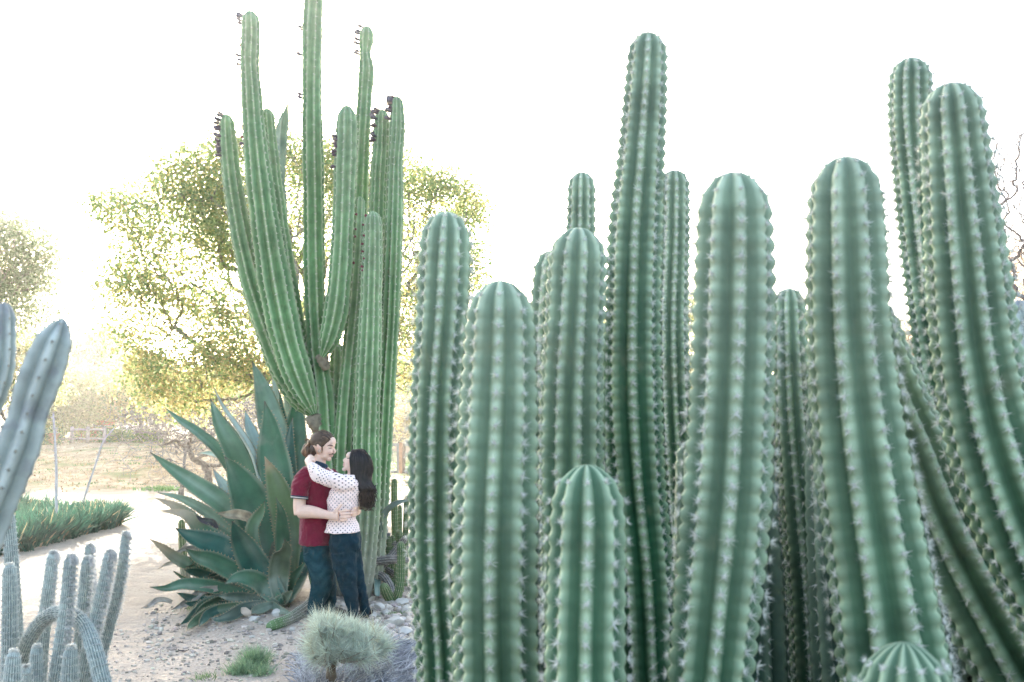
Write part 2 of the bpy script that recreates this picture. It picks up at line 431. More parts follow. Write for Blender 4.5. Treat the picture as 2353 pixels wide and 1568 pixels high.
def tree(name, label, cat, rootpts, blobs, nb, leaves, lsize, pal, seed, rmax=.25, spread=.35, tip=.008, bark=(.16, .14, .12), path_w=.3, keep=1.0, group=None, lowpal=None, leafname='crown'):
    r = np.random.default_rng(seed)
    pts = in_blobs(r, blobs, nb, .25)
    rp = [np.array(q) for q in rootpts]
    NN, par = skeleton(rp, pts, r, path_w)
    rr, ch = pipe(par, tip, 2.3, rmax)
    rt = root_at(name, tuple(rp[0]), label, cat, group)
    i = np.where(par >= 0)[0]
    big = i
    V, F = sticks(NN[par[big]], NN[big], np.minimum(rr[par[big]], rr[big]*1.35), rr[big], 5 if leaves > 20000 else 3)
    hang(mesh('trunk', V, F, M_bark, None, True, np.array(bark)), rt)
    if leaves:
        tips = NN[(rr < tip*2.2) & (par >= 0)]
        if keep < 1: tips = tips[r.random(len(tips)) < keep]
        w_ = r.random(len(tips))**1.5+.15; cnt = r.multinomial(leaves, w_/w_.sum())
        C = np.repeat(tips, cnt, 0) + r.normal(0, spread, (leaves, 3))*np.array((1, 1, .7))
        pal = np.array(pal)
        tone = np.repeat(r.integers(0, len(pal), len(tips)), cnt)
        c = pal[tone]
        if lowpal is not None:
            zlo, zhi, lp = lowpal; lp = np.array(lp)
            pr = np.clip((zhi-C[:, 2])/(zhi-zlo), 0, 1)
            sw = r.random(leaves) < pr*.9
            c = np.where(sw[:, None], lp[r.integers(0, len(lp), leaves)], c)
        c = c*r.uniform(.7, 1.3, (leaves, 1))
        V, F, cc = leaf_quads(C, r.uniform(.7, 1.3, leaves)*lsize, c, r)
        hang(mesh(leafname, V, F, M_leaf, None, False, cc), rt)
    return rt

GREEN = [(.23, .33, .15), (.29, .38, .17), (.19, .28, .13), (.38, .41, .19)]
GOLD = [(.44, .36, .17), (.38, .35, .16), (.26, .31, .12), (.48, .41, .21), (.17, .25, .10)]
def gp(px, Y, dz=0): 
    x = (px-CX)/F_*Y/math.cos(PITCH)*.997; return np.array((x, Y, GZ(x, Y)+dz))
# the big spreading tree behind the tall cactus
b0 = gp(770, 25)
tree('sycamore_tree', 'big spreading tree with green and golden leaves behind the tall cactus', 'tree',
     [b0-(0, 0, .2), b0+(0, 0, .9), b0+(-.1, 0, 1.8), b0+(-.3, .1, 2.6)],
     [(420, 560, 25, 190, 190, 2.6), (330, 700, 24.5, 120, 110, 1.8), (650, 470, 25.5, 240, 170, 2.8), (480, 380, 25, 120, 70, 1.5), (440, 860, 24, 150, 85, 2.2), (620, 790, 24, 170, 120, 2.4),
      (990, 560, 25.5, 140, 190, 2.4), (1040, 480, 25.5, 80, 90, 1.5), (950, 780, 24.5, 120, 130, 2.2), (255, 470, 25, 60, 50, 1), (1090, 640, 25, 55, 90, 1), (850, 400, 26, 160, 90, 2)],
     1600, 120000, .086, GREEN+[(.45, .42, .16)], 11, rmax=.22, spread=.33, tip=.007, bark=(.22, .21, .17), keep=.85,
     lowpal=(2.3, 6.5, GOLD))
# left-hand grey green tree
b0 = gp(-160, 27)
tree('feathery_tree', 'grey green feathery tree with drooping boughs at the frame edge above the pale cactus', 'tree',
     [b0-(0, 0, .2), b0+(0, 0, 1.5), b0+(.5, 0, 3)],
     [(35, 560, 27, 90, 90, 2), (-80, 600, 27, 160, 160, 2.5), (50, 690, 27, 80, 100, 1.6), (75, 620, 27, 45, 70, 1)],
     560, 36000, .085, [(.24, .30, .18), (.30, .34, .22), (.20, .26, .15)], 12, rmax=.2, spread=.36, bark=(.28, .25, .22))
b0 = gp(20, 36)
tree('olive_tree', 'yellow green bushy tree low behind the pale blue cactus', 'tree',
     [b0, b0+(0, 0, .7), b0+(0, 0, 1.4)], [(50, 850, 36, 80, 95, 2.2), (-30, 820, 37, 120, 110, 2.5)], 220, 14000, .13,
     [(.24, .26, .10), (.18, .24, .10), (.34, .32, .12)], 13, rmax=.14, spread=.4)
b0 = gp(235, 62, 0)
tree('hazy_tree', 'soft grey round tree farthest off behind the weeping tree', 'tree',
     [b0, b0+(0, 0, 1.5), b0+(0, 0, 3)], [(215, 830, 62, 85, 65, 4), (290, 900, 60, 60, 60, 3), (170, 900, 62, 60, 70, 3), (220, 780, 62, 40, 25, 2)], 260, 22000, .20,
     [(.22, .20, .14), (.26, .23, .16), (.18, .18, .12)], 14, rmax=.25, spread=.7, bark=(.2, .17, .15))
b0 = gp(150, 47, 0)
tree('weeping_tree', 'pale lime weeping tree beside the garden fence', 'tree',
     [b0, b0+(0, 0, 1.2), b0+(0, 0, 2.4)], [(150, 900, 47, 60, 50, 2), (130, 950, 46.5, 50, 55, 1.8), (185, 930, 47, 45, 60, 1.6)], 240, 16000, .13,
     [(.36, .36, .14), (.30, .33, .12), (.42, .38, .16)], 15, rmax=.14, spread=.38)
b0 = gp(330, 50, 0)
tree('golden_tree', 'golden leaved tree between the grey round tree and the spreading tree', 'tree',
     [b0, b0+(0, 0, 1), b0+(0, 0, 2)], [(320, 880, 50, 75, 55, 2.5), (390, 915, 49, 90, 40, 2.5), (280, 930, 49, 50, 40, 2)], 240, 16000, .15,
     GOLD+[(.5, .42, .16)], 16, rmax=.14, spread=.45)
b0 = gp(560, 60, 0)
tree('golden_tree', 'broad low golden tree far behind the agave leaves', 'tree',
     [b0, b0+(0, 0, 1), b0+(0, 0, 2)], [(500, 900, 58, 120, 50, 3), (620, 890, 60, 110, 60, 3), (540, 940, 57, 90, 30, 2)], 240, 18000, .19,
     GOLD+[(.2, .22, .1)], 17, rmax=.16, spread=.6)
b0 = gp(920, 58, 0)
tree('golden_tree', 'yellow tree over the red roof behind the columns', 'tree',
     [b0, b0+(0, 0, 1), b0+(0, 0, 2)], [(900, 850, 58, 60, 40, 2.5), (960, 870, 56, 50, 50, 2), (880, 900, 56, 16, 40, 1)], 160, 9000, .17,
     GOLD, 18, rmax=.15, spread=.5)
# right-hand background seen between the columns
b0 = gp(1600, 38, 0)
tree('sapling_tree', 'yellow green tree glimpsed between two tall columns', 'tree',
     [b0, b0+(0, 0, 1), b0+(0, 0, 2)], [(1580, 720, 38, 32, 60, 1.5), (1570, 850, 38, 45, 70, 1.5)], 110, 5000, .13, [(.3, .32, .1), (.2, .27, .1), (.42, .38, .14)], 19, rmax=.1, spread=.35)
b0 = gp(1240, 44, 0)
tree('sapling_tree', 'small yellow green tree low between the leftmost columns', 'tree',
     [b0, b0+(0, 0, 1), b0+(0, 0, 1.6)], [(1230, 880, 44, 50, 70, 1.5), (1385, 780, 44, 30, 60, 1.5)], 110, 6000, .15, [(.3, .32, .1), (.2, .27, .1), (.42, .38, .14)], 26, rmax=.1, spread=.35)
b0 = gp(2110, 30, 0)
tree('beige_bush', 'dry beige bush with bare twigs seen between the leaning columns', 'bush',
     [b0, b0+(0, 0, .6), b0+(0, 0, 1.2)], [(2100, 800, 30, 55, 90, 1.5), (2130, 900, 30, 60, 90, 1.5), (2060, 780, 30, 40, 60, 1)], 420, 14000, .07, [(.45, .36, .27), (.40, .31, .23), (.36, .33, .24)], 20, rmax=.05, spread=.3, tip=.005, bark=(.3, .24, .2), leafname='foliage')
b0 = gp(2160, 22, 0)
tree('green_bush', 'small leaved green bush low between the leaning columns', 'bush',
     [b0, b0+(0, 0, .4), b0+(0, 0, .8)], [(2150, 1010, 22, 60, 60, 1), (2190, 1090, 22, 60, 60, 1), (2110, 1080, 22, 60, 60, 1)], 260, 14000, .05, [(.13, .2, .08), (.2, .25, .12), (.3, .3, .2)], 21, rmax=.04, spread=.2, tip=.004, leafname='foliage')
b0 = gp(1890, 17, 0)
tree('green_bush', 'bright yellow green bush showing as a sliver between dark columns', 'bush',
     [b0, b0+(0, 0, .3), b0+(0, 0, .6)], [(1890, 1230, 17, 50, 130, .8)], 160, 9000, .045, [(.3, .34, .12), (.4, .4, .18), (.45, .3, .2)], 27, rmax=.04, spread=.15, tip=.004, leafname='foliage')
b0 = gp(2430, 26, 0)
tree('bare_tree', 'bare leafless tree with fine grey twigs at the right frame edge', 'tree',
     [b0, b0+(0, 0, 1.2), b0+(-.1, 0, 2.2)], [(2370, 430, 26, 125, 190, 2), (2340, 600, 26, 100, 130, 2), (2320, 340, 26, 60, 80, 1)], 1700, 0, 0, None, 22, rmax=.14, tip=.0065, bark=(.16, .14, .14), path_w=.22)
b0 = gp(2380, 34, 0)
tree('beige_bush', 'peach coloured shrubby tree behind the bare twigs at the frame edge', 'bush',
     [b0, b0+(0, 0, .9), b0+(0, 0, 1.8)], [(2360, 640, 34, 80, 90, 2), (2380, 760, 34, 90, 110, 2)], 300, 9000, .09, [(.5, .38, .26), (.44, .34, .25)], 23, rmax=.06, spread=.35, tip=.006, bark=(.3, .24, .2), leafname='foliage')

# grey twiggy bush and the gnarled dead tree on the bank
b0 = gp(430, 36, 0)
tree('grey_twig_bush', 'wide grey mound of bare twigs on the bank under the golden leaves', 'bush',
     [b0, b0+(0, 0, .3)], [(330, 965, 36, 60, 38, 1.5), (420, 975, 35.5, 90, 45, 1.8), (530, 960, 35.5, 80, 50, 1.8), (600, 950, 35.5, 60, 50, 1.5)], 3200, 0, 0, None, 24, rmax=.06, tip=.010, bark=(.19, .18, .185), path_w=.12)
b0 = gp(930, 46, 0)
tree('grey_twig_bush', 'grey bare twig thicket behind the wooden fence', 'bush',
     [b0, b0+(0, 0, .3)], [(910, 975, 46, 50, 40, 1.5), (960, 960, 46, 40, 40, 1.5)], 900, 2600, .11, [(.4, .33, .15), (.3, .26, .14)], 25, rmax=.06, tip=.010, bark=(.30, .28, .27), path_w=.12, spread=.5)

def limb(b, pts, r0, r1, col, n=8, k=24, wob=.04, seed=0):
    r = np.random.default_rng(seed); C = spline(np.array(pts), k); C += r.normal(0, wob, C.shape)*np.linspace(.2, 1, k)[:, None]
    add_tube(b, C, np.linspace(r0, r1, k)*r.uniform(.85, 1.15, k), n, col)
    return C
dt = root_at('dead_tree', tuple(gp(470, 28)), 'gnarled grey dead tree with twisted limbs at the path edge', 'tree')
b = B(); Yd = 28; c = (.22, .19, .17)
C1 = limb(b, [gp(468, Yd, -.1), P(478, 1085, Yd), P(470, 1068, Yd), P(448, 1060, Yd), P(438, 1040, Yd), P(415, 1020, Yd), P(400, 1012, Yd), P(380, 1020, Yd), P(360, 1018, Yd)], .13, .03, c, seed=1)
C2 = limb(b, [P(438, 1042, Yd), P(436, 1025, Yd), P(440, 1005, Yd-.3), P(445, 990, Yd-.5)], .06, .015, c, seed=2)
C3 = limb(b, [P(470, 1068, Yd), P(500, 1070, Yd), P(525, 1060, Yd-.3), P(560, 1058, Yd-.5)], .07, .02, c, seed=3)
C4 = limb(b, [gp(425, Yd+1, -.05), P(415, 1088, Yd+1), P(400, 1068, Yd+1), P(388, 1058, Yd+1), P(370, 1062, Yd+1)], .09, .02, c, seed=4)
C5 = limb(b, [P(448, 1058, Yd), P(470, 1045, Yd), P(490, 1040, Yd), P(520, 1045, Yd)], .05, .01, c, seed=5)
hang(b.build('trunk', M_bark), dt)
r = np.random.default_rng(44); allC = np.vstack([C1[8:], C2, C3[5:], C4[10:], C5[5:]])
pts = allC[r.integers(0, len(allC), 700)] + r.normal(0, 1, (700, 3))*np.array((.8, .8, .45)) + (0, 0, .25)
NN, par = skeleton(list(C1), pts, r, .05); rr, ch = pipe(par, .006, 2.3, .035); i = np.where(par >= len(C1))[0]; i = np.concatenate([i, np.where((par >= 0) & (np.arange(len(par)) >= len(C1)) & (par < len(C1)))[0]])
V, F = sticks(NN[par[i]], NN[i], rr[i]*1.2, rr[i], 4)
hang(mesh('twigs', V, F, M_bark, None, True, np.array((.26, .24, .23))), dt)

# ------------------------------------------------------------------ tuft helper: grass clumps on the bank
def tuft(b, x, y, n, ln, wd, col, r, spread=.12, up=1.0):
    z = GZ(x, y)
    base = np.stack([x+r.normal(0, spread, n), y+r.normal(0, spread, n), np.full(n, z)], 1)
    d = r.normal(0, .45, (n, 3)); d[:, 2] = up
    c = np.array(col)*r.uniform(.7, 1.3, (n, 1))
    V, F, cc = blades(base, d, r.uniform(.6, 1.1, n)*ln, wd, r, (0, 0, -.25), 3, c); b.add(V, F, cc)
b = B(); r = np.random.default_rng(5)
for k in range(420):
    x = r.uniform(-22, -3); y = r.uniform(31, 46)
    g_ = r.random() < .25
    tuft(b, x, y, 14, .14, .03, (.14, .22, .08) if g_ else (.42, .33, .20), r, .2)
for (px, Y) in ((392, 30.8), (398, 31), (385, 30.5), (475, 30.6), (490, 30.5), (500, 30.7)):
    q = gp(px, Y)
    for k in range(4): tuft(b, q[0]+r.normal(0, .3), q[1]+r.normal(0, .3), 26, .2, .03, (.12, .24, .08), r, .2)
tag(b.build('dry_grass', M_blade), 'dry straw grass with green tufts on the bank beyond the path', kind='stuff')
b = B()
for k in range(500):
    x = r.uniform(-7.5, 4); y = r.uniform(43.5, 56)
    tuft(b, x, y, 14, .16, .035, (.12, .24, .07), r, .25)
tag(b.build('grass', M_blade), 'fresh green grass behind the wooden fence', kind='stuff')
b = B()
for k in range(260):
    x = r.uniform(-16, -9); y = r.uniform(31, 45)
    base = np.array([[x, y, GZ(x, y)+.02]])
tagged = None
r = np.random.default_rng(9); n = 1500
x = r.uniform(-24, -3, n); y = r.uniform(30, 46, n); C = np.stack([x, y, ground_z(x, y)+.02], 1)
V, F, cc = leaf_quads(C, r.uniform(.05, .12, n), np.array([(.4, .25, .12), (.5, .36, .2), (.3, .2, .12)])[r.integers(0, 3, n)], r)
tag(mesh('fallen_leaves', V, F, M_dry, None, False, cc), 'brown fallen leaves strewn over the bank', kind='stuff')

# ------------------------------------------------------------------ fences, garden beds, house
def beam(b, a, c, w_, h, col):
    a = np.array(a); c = np.array(c); T = nrm(c-a); S = nrm(np.cross(T, (0, 0, 1.))) if abs(T[2]) < .9 else np.array((1., 0, 0)); U = np.cross(S, T)
    V = [a+S*s*w_/2+U*u*h/2 for s, u in ((-1, -1), (1, -1), (1, 1), (-1, 1))] + [c+S*s*w_/2+U*u*h/2 for s, u in ((-1, -1), (1, -1), (1, 1), (-1, 1))]
    b.add(V, [[0, 1, 2, 3], [4, 7, 6, 5], [0, 4, 5, 1], [1, 5, 6, 2], [2, 6, 7, 3], [3, 7, 4, 0]], col)
def piece(name, a, c, w_, h, col, root, m_=None, label=None):
    b = B(); beam(b, a, c, w_, h, col); o = hang(b.build(name, m_ or M_wood, None, False), root)
    if label: o['label'] = label
    return o
Yf = 42.3
fr = root_at('wooden_fence', tuple(gp(915, Yf)), 'grey rail fence with a reddish post behind the small cactus bed', 'fence')
def fpt(px, py, Y): return P(px, py, Y)
gb = gp(920, Yf)
zt = P(920, 1019, Yf)[2]; zb = P(920, 1092, Yf)[2]
def vpost(px, w_, col, Y, label=None, z1=None): 
    q = P(px, 1050, Y); piece('post', (q[0], Y, zb-.05), (q[0], Y, z1 or zt), w_, w_, col, fr, None, label)
vpost(914.5, .10, (.25, .25, .26), Yf+.02)
vpost(920.5, .13, (.42, .22, .13), Yf-.12, 'reddish brown post', zt+.03)
vpost(928, .13, (.16, .12, .09), Yf+.05, 'dark brown post')
for px in (860, 1000, 1100): vpost(px, .12, (.24, .23, .23), Yf)
for z in (P(920, 1022, Yf)[2], P(920, 1085, Yf)[2]):
    for (p0, p1) in ((790, 913), (930, 1050), (1050, 1250)):
        piece('rail', (P(p0, 1050, Yf)[0], Yf, z), (P(p1, 1050, Yf)[0], Yf, z), .06, .13, (.27, .26, .27), fr)
fl = root_at('log_fence', tuple(gp(165, 44)), 'weathered log rail fence in front of the garden bed by the weeping tree', 'fence')
for px, py0, py1 in ((165, 1000, 1036), (202, 992, 1028), (240, 992, 1030), (128, 1000, 1034)):
    x = P(px, py0, 44)[0]; b = B(); add_tube(b, [(x, 44, GZ(x, 44)-.05), (x, 44, GZ(x, 44)+.35), (x, 44, GZ(x, 44)+.72)], .085, 8, (.33, .28, .25)); hang(b.build('post', M_wood), fl)
for (a, c, dz) in ((165, 202, .18), (202, 240, .2), (202, 240, .6), (128, 165, .2), (165, 202, .58)):
    x0, x1 = P(a, 1000, 44)[0], P(c, 1000, 44)[0]; b = B()
    add_tube(b, [(x0, 43.95, GZ(x0, 44)+dz), ((x0+x1)/2, 43.96, GZ((x0+x1)/2, 44)+dz+.02), (x1, 43.95, GZ(x1, 44)+dz)], .05, 7, (.36, .31, .28)); hang(b.build('rail', M_wood), fl)
pk = root_at('picket_fence', tuple(gp(295, 47)), 'small pale picket fence beside the garden bed', 'fence')
for k in range(11):
    x = P(280+k*4, 1000, 47)[0]; z = GZ(x, 47); piece('picket', (x, 47, z), (x, 47, z+.62), .045, .03, (.62, .62, .63), pk)
x0, x1 = P(277, 1000, 47)[0], P(324, 1000, 47)[0]
for dz in (.18, .48): piece('rail', (x0, 47.04, GZ(x0, 47)+dz), (x1, 47.04, GZ(x1, 47)+dz), .03, .05, (.6, .6, .6), pk)
# terracotta garden shelter behind the log fence
gs = root_at('garden_stall', tuple(gp(205, 48)), 'low terracotta garden wall with a pale coping and wooden stakes', 'wall')
x0, x1 = P(168, 1000, 48)[0], P(262, 1000, 48)[0]; z = GZ(x0, 48)
b = B(); box(b, (x0, 47.9, z-.3), (x1, 48.2, z+.62), (.50, .22, .13)); hang(b.build('wall', M_wall, None, False), gs)
b = B(); box(b, (x0-.1, 47.84, z+.624), (x1+.1, 48.26, z+.72), (.66, .56, .48)); hang(b.build('coping', M_wall, None, False), gs)
b = B(); box(b, (P(215, 1000, 48)[0], 48.3, z), (P(252, 1000, 48)[0], 48.6, z+.98), (.55, .22, .12)); hang(b.build('raised_wall', M_wall, None, False), gs)
for k in range(5):
    x = P(172+k*6, 1000, 47.7)[0]; piece('stake', (x, 47.7, z-.1), (x, 47.7, z+.5), .06, .05, (.3, .27, .24), gs)
pt = root_at('terracotta_pot', tuple(gp(128, 43.5)), 'terracotta pot at the end of the log fence', 'pot')
q = gp(128, 43.5); b = B(); add_tube(b, [q+(0, 0, 0), q+(0, 0, .2), q+(0, 0, .42), q+(0, 0, .43), q+(0, 0, .5)], [.14, .2, .24, .28, .28], 14, (.48, .24, .15)); hang(b.build('pot', M_wall), pt)
for (px, Y, lab, s, sd_) in ((95, 43.5, 'dark green shrub left of the terracotta pot', 1.0, 61), (270, 45.5, 'low yellow green flowering bush between the log fence and the pickets', .8, 62), (345, 45, 'flat green shrub on top of the bank right of the pickets', .7, 63), (20, 40, 'small dark leaved shrub at the bank foot behind the pale cactus', .6, 64)):
    q = gp(px, Y)
    rr_ = np.random.default_rng(sd_); rt = root_at('garden_shrub', tuple(q), lab, 'shrub', 'shrubs in the garden bed')
    n = 3000; C = q + rr_.normal(0, 1, (n, 3))*np.array((.55, .4, .25))*s + (0, 0, .35*s); C[:, 2] = np.maximum(C[:, 2], q[2])
    V, F, cc = leaf_quads(C, .085, np.array([(.09, .18, .07), (.16, .25, .08), (.4, .4, .12)])[rr_.choice(3, n, p=(.5, .35, .15))]*rr_.uniform(.7, 1.3, (n, 1)), rr_)
    hang(mesh('foliage', V, F, M_leaf, None, False, cc), rt)
    V, F = sticks(np.tile(q, (12, 1)), q+rr_.normal(0, .25, (12, 3))*(1, 1, .2)+(0, 0, .4*s), .02, .01); hang(mesh('stem', V, F, M_bark, None, True, np.array((.2, .16, .13))), rt)

hs = root_at('house', tuple(gp(915, 66)), 'distant house with a reddish gable roof behind the yellow tree', 'house')
Yh = 66; zr = P(912, 888, Yh)[2]; ze = P(912, 932, Yh)[2]; xm = P(908, 900, Yh)[0]; xl, xr = xm-2.4, xm+2.2; z0 = GZ(xm, Yh)-.5
b = B(); 
b.add([(xl+.3, Yh, z0), (xr-.3, Yh, z0), (xr-.3, Yh, ze), (xl+.3, Yh, ze), (xl+.3, Yh+7, z0), (xr-.3, Yh+7, z0), (xr-.3, Yh+7, ze), (xl+.3, Yh+7, ze)],
      [[0, 1, 2, 3], [1, 5, 6, 2], [5, 4, 7, 6], [4, 0, 3, 7]], (.45, .32, .25))
hang(b.build('wall', M_wall, None, False), hs)
b = B(); b.add([(xl, Yh-.2, ze), (xr, Yh-.2, ze), (xm, Yh-.2, zr-.05)], [[0, 1, 2]], (.42, .22, .16)); hang(b.build('gable', M_wall, None, False), hs)
for sx in (-1, 1):
    xe = xl-.3 if sx < 0 else xr+.3
    for k in range(7):
        t0, t1 = k/7, (k+1.15)/7
        a = np.array((xe, 0, ze-.12))*(1-t0)+np.array((xm, 0, zr))*t0; c = np.array((xe, 0, ze-.12))*(1-t1)+np.array((xm, 0, zr))*t1
        b = B(); V = [(a[0], Yh-.5, a[2]+.05), (a[0], Yh+7.4, a[2]+.05), (c[0], Yh+7.4, c[2]), (c[0], Yh-.5, c[2]), (a[0], Yh-.5, a[2]-.05), (a[0], Yh+7.4, a[2]-.05), (c[0], Yh+7.4, c[2]-.1), (c[0], Yh-.5, c[2]-.1)]
        b.add(V, [[0, 1, 2, 3], [4, 7, 6, 5], [0, 4, 5, 1], [3, 2, 6, 7], [0, 3, 7, 4]], np.array((.44, .21, .15))*rng.uniform(.85, 1.15)); hang(b.build('roof_course', M_wall, None, False), hs)
b = B(); box(b, (xm-.5, Yh-.04, z0+1.4), (xm+.5, Yh-.01, z0+2.4), (.08, .09, .1)); hang(b.build('window', M_wall, None, False), hs)

# far wooded ridge that closes the view between the trees
b = B(); r = np.random.default_rng(77)
n = 18000; x = r.uniform(-150, 150, n); y = r.uniform(95, 130, n); hgt = 3.2+1.6*np.sin(x*.11)+1.2*np.sin(x*.31+1)
C = np.stack([x, y, ground_z(x, y)+r.random(n)**.8*hgt], 1)
V, F, cc = leaf_quads(C, 1.2, np.array([(.22, .2, .12), (.28, .24, .13), (.15, .18, .1)])[r.integers(0, 3, n)]*r.uniform(.7, 1.3, (n, 1)), r)
tag(mesh('distant_woods', V, F, M_leaf, None, False, cc), 'far wooded ridge of muted trees closing the view', kind='stuff')
# ------------------------------------------------------------------ columnar cactus
def column(pts, Y=None, N_=8, sp=.045, depth=.30, bump=.05, spn=14, spl=.016, spr=.0011, spine_col=(.86, .86, .82), ca=(.075, .155, .105), cb=(.30, .36, .27),
           cw=.16, phase=0., seed=0, per=10, rps=4, dome=1.35, name='stem', root=None, mat_=None, spine_part='spines', wobble=.01, al=(35, 80), to_ground=True, updir=.25, crestpow=1.25, groove=None, neck=False, basecol=None, tipcol=None):
    """pts: (px, py, width_px) from the tip down, or world points (x, y, z, r) when Y is None"""
    r = np.random.default_rng(1000+seed)
    if Y is not None:
        yy = np.broadcast_to(Y, (len(pts),)) if np.ndim(Y) == 0 else np.array(Y)
        A = np.array([list(P(p[0], p[1], y_)) + [p[2]/2*y_/F_] for p, y_ in zip(pts, yy)])
    else: A = np.array(pts, float)
    A = A[::-1]                                   # base first
    if to_ground and A[0, 2] > GZ(A[0, 0], A[0, 1])-.02:
        d = nrm(A[0, :3]-A[1, :3]); d[2] = min(d[2], -.9); d = d/abs(d[2]); h = A[0, 2]-GZ(A[0, 0], A[0, 1])+.05
        A = np.vstack([list(A[0, :3]+d*h*np.array((.6, .6, 1)))+[A[0, 3]*.95], A])
    dense = spline(A, 400); seg = np.linalg.norm(np.diff(dense[:, :3], axis=0), axis=1); cum = np.concatenate([[0], np.cumsum(seg)]); S = cum[-1]
    Rt = dense[-1, 3]; dl = dome*Rt
    ds = sp/rps
    # the foot of a column, hidden by its neighbours, needs fewer rings
    ylow = float(A[:, 1].mean()); zc = CAM_Z - .30*ylow; s_lo = float(np.interp(zc, dense[:, 2], cum)) if (to_ground and zc > .15) else 0.
    s = np.concatenate([np.arange(0, s_lo, ds*4), np.arange(s_lo, S-dl, ds), S-dl + dl*np.sin(np.linspace(0, math.pi/2, 12))])
    if neck: s = s
    C = np.stack([np.interp(s, cum, dense[:, k]) for k in range(3)], 1); Rr = np.interp(s, cum, dense[:, 3])
    Rr = Rr*(1 + wobble*np.sin(s/.21+seed) + wobble*np.sin(s/.083+seed*2))
    a = np.clip((S-s)/dl, 0, 1); Rr = Rr*np.sqrt(np.maximum(1-(1-a)**2, 0.0008))
    if neck:
        q = np.clip(s/(2.2*Rr.max()), 0, 1); Rr = Rr*np.sqrt(np.maximum(.12, 1-(1-q)**2.2))
    T, Nn, Sn = frames(C)
    M_ = N_*per; th = np.linspace(0, 2*math.pi, M_, endpoint=False)
    p = ((th*N_/(2*math.pi)) + .5) % 1 - .5           # 0 at crest
    ap = np.abs(2*p)
    gd = depth
    prof = 1 - gd*ap**crestpow
    crest = np.exp(-(ap/.56)**2)
    wave = 1.6*np.abs(np.cos(math.pi*s/sp))**.8-.8        # round tubercles parted by notches
    rad = Rr[:, None]*(prof[None, :] + bump*crest[None, :]*wave[:, None]*np.clip(a*1.5, 0, 1)[:, None])
    tw = phase + .12*np.sin(s*1.1+seed)
    ang = th[None, :] + tw[:, None]
    V = C[:, None] + Sn[:, None]*(np.cos(ang)*rad)[..., None] + Nn[:, None]*(np.sin(ang)*rad)[..., None]
    V = V.reshape(-1, 3); m_ = len(s)
    i = np.arange(m_-1)[:, None]*M_; j = np.arange(M_)[None, :]; k = (j+1) % M_
    Q = np.stack([i+j, i+k, i+M_+k, i+M_+j], -1).reshape(-1, 4)
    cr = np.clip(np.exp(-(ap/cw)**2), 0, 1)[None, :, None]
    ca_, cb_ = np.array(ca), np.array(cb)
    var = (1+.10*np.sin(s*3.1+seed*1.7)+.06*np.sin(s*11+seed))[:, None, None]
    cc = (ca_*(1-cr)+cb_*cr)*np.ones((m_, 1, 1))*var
    if basecol is not None:
        q = np.clip(1-s/basecol[1], 0, 1)[:, None, None]**.8; cc = cc*(1-q)+np.array(basecol[0])*q
    if tipcol is not None:                     # sky glare painted into the tips, over slightly paler young growth
        q = (np.clip(1-(S-s)/tipcol[1], 0, 1)**1.3*tipcol[2])[:, None, None]; q = q*(.5+.5*cr); cc = cc*(1-q)+np.array(tipcol[0])*q
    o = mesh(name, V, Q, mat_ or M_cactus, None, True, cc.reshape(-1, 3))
    if root: hang(o, root)
    # spines
    if spn:
        sk = np.arange(sp, S-.1*Rt, sp); sk = sk[sk > s_lo]
        rib = np.arange(N_)*2*math.pi/N_
        SK, RB = np.meshgrid(sk, rib, indexing='ij'); SK = SK.ravel(); RB = RB.ravel()
        f = lambda arr: np.stack([np.interp(SK, s, arr[:, c_]) for c_ in range(3)], 1)
        cc_ = f(C); tt = nrm(f(T)); ss = nrm(f(Sn)); nn = nrm(f(Nn)); rk = np.interp(SK, s, Rr*(1+bump*np.clip(a*1.5, 0, 1))); twk = np.interp(SK, s, tw)
        slope = np.interp(SK, s, np.gradient(Rr, s)); slope = np.clip(slope, -3, .5)
        dr = ss*np.cos(RB+twk)[:, None] + nn*np.sin(RB+twk)[:, None]
        nrmv = nrm(dr - tt*slope[:, None] + tt*updir*.3); pos = cc_ + dr*rk[:, None]*.992
        tc__ = nrm(np.array((0, 0, CAM_Z))-pos); kp = ((dr*tc__).sum(1) > -.35)    # the far side of a stem is never seen
        pos, nrmv, tt, SK = pos[kp], nrmv[kp], tt[kp], SK[kp]
        side = nrm(np.cross(tt, nrmv)); up = np.cross(nrmv, side)
        K = len(pos); be = r.uniform(0, 2*math.pi, (K, spn)); al_ = np.radians(r.uniform(al[0], al[1], (K, spn)))
        D = nrmv[:, None]*np.cos(al_)[..., None] + (side[:, None]*np.cos(be)[..., None]+up[:, None]*np.sin(be)[..., None])*np.sin(al_)[..., None]
        ln = spl*r.uniform(.5, 1.3, (K, spn))*np.clip(.6+(S-SK)/.7, .6, 1)[:, None]*r.uniform(.7, 1.15, (K, 1))
        A0 = np.repeat(pos, spn, 0); D = D.reshape(-1, 3); ln = ln.ravel()
        h = nrm(np.cross(D, r.normal(size=D.shape))); h2 = np.cross(D, h); n_ = len(A0)
        V = np.stack([A0+h*spr, A0+(-.5*h+.87*h2)*spr, A0+(-.5*h-.87*h2)*spr, A0+D*ln[:, None]], 1).reshape(-1, 3)
        k_ = np.arange(n_)[:, None]*4; F = np.concatenate([k_+[0, 1, 3], k_+[1, 2, 3], k_+[2, 0, 3]])
        cs = np.repeat(np.array(spine_col)*r.uniform(.75, 1.15, (n_, 1)), 4, 0)
        # felt pad of each areole, a small flattened star
        pr_ = .0036 if spn == 32 else spr*3.2; a6 = np.linspace(0, 2*math.pi, 6, endpoint=False)
        ring = pos[:, None] + nrmv[:, None]*.0012 + (side[:, None]*np.cos(a6)[None, :, None]+up[:, None]*np.sin(a6)[None, :, None]*1.3)*pr_
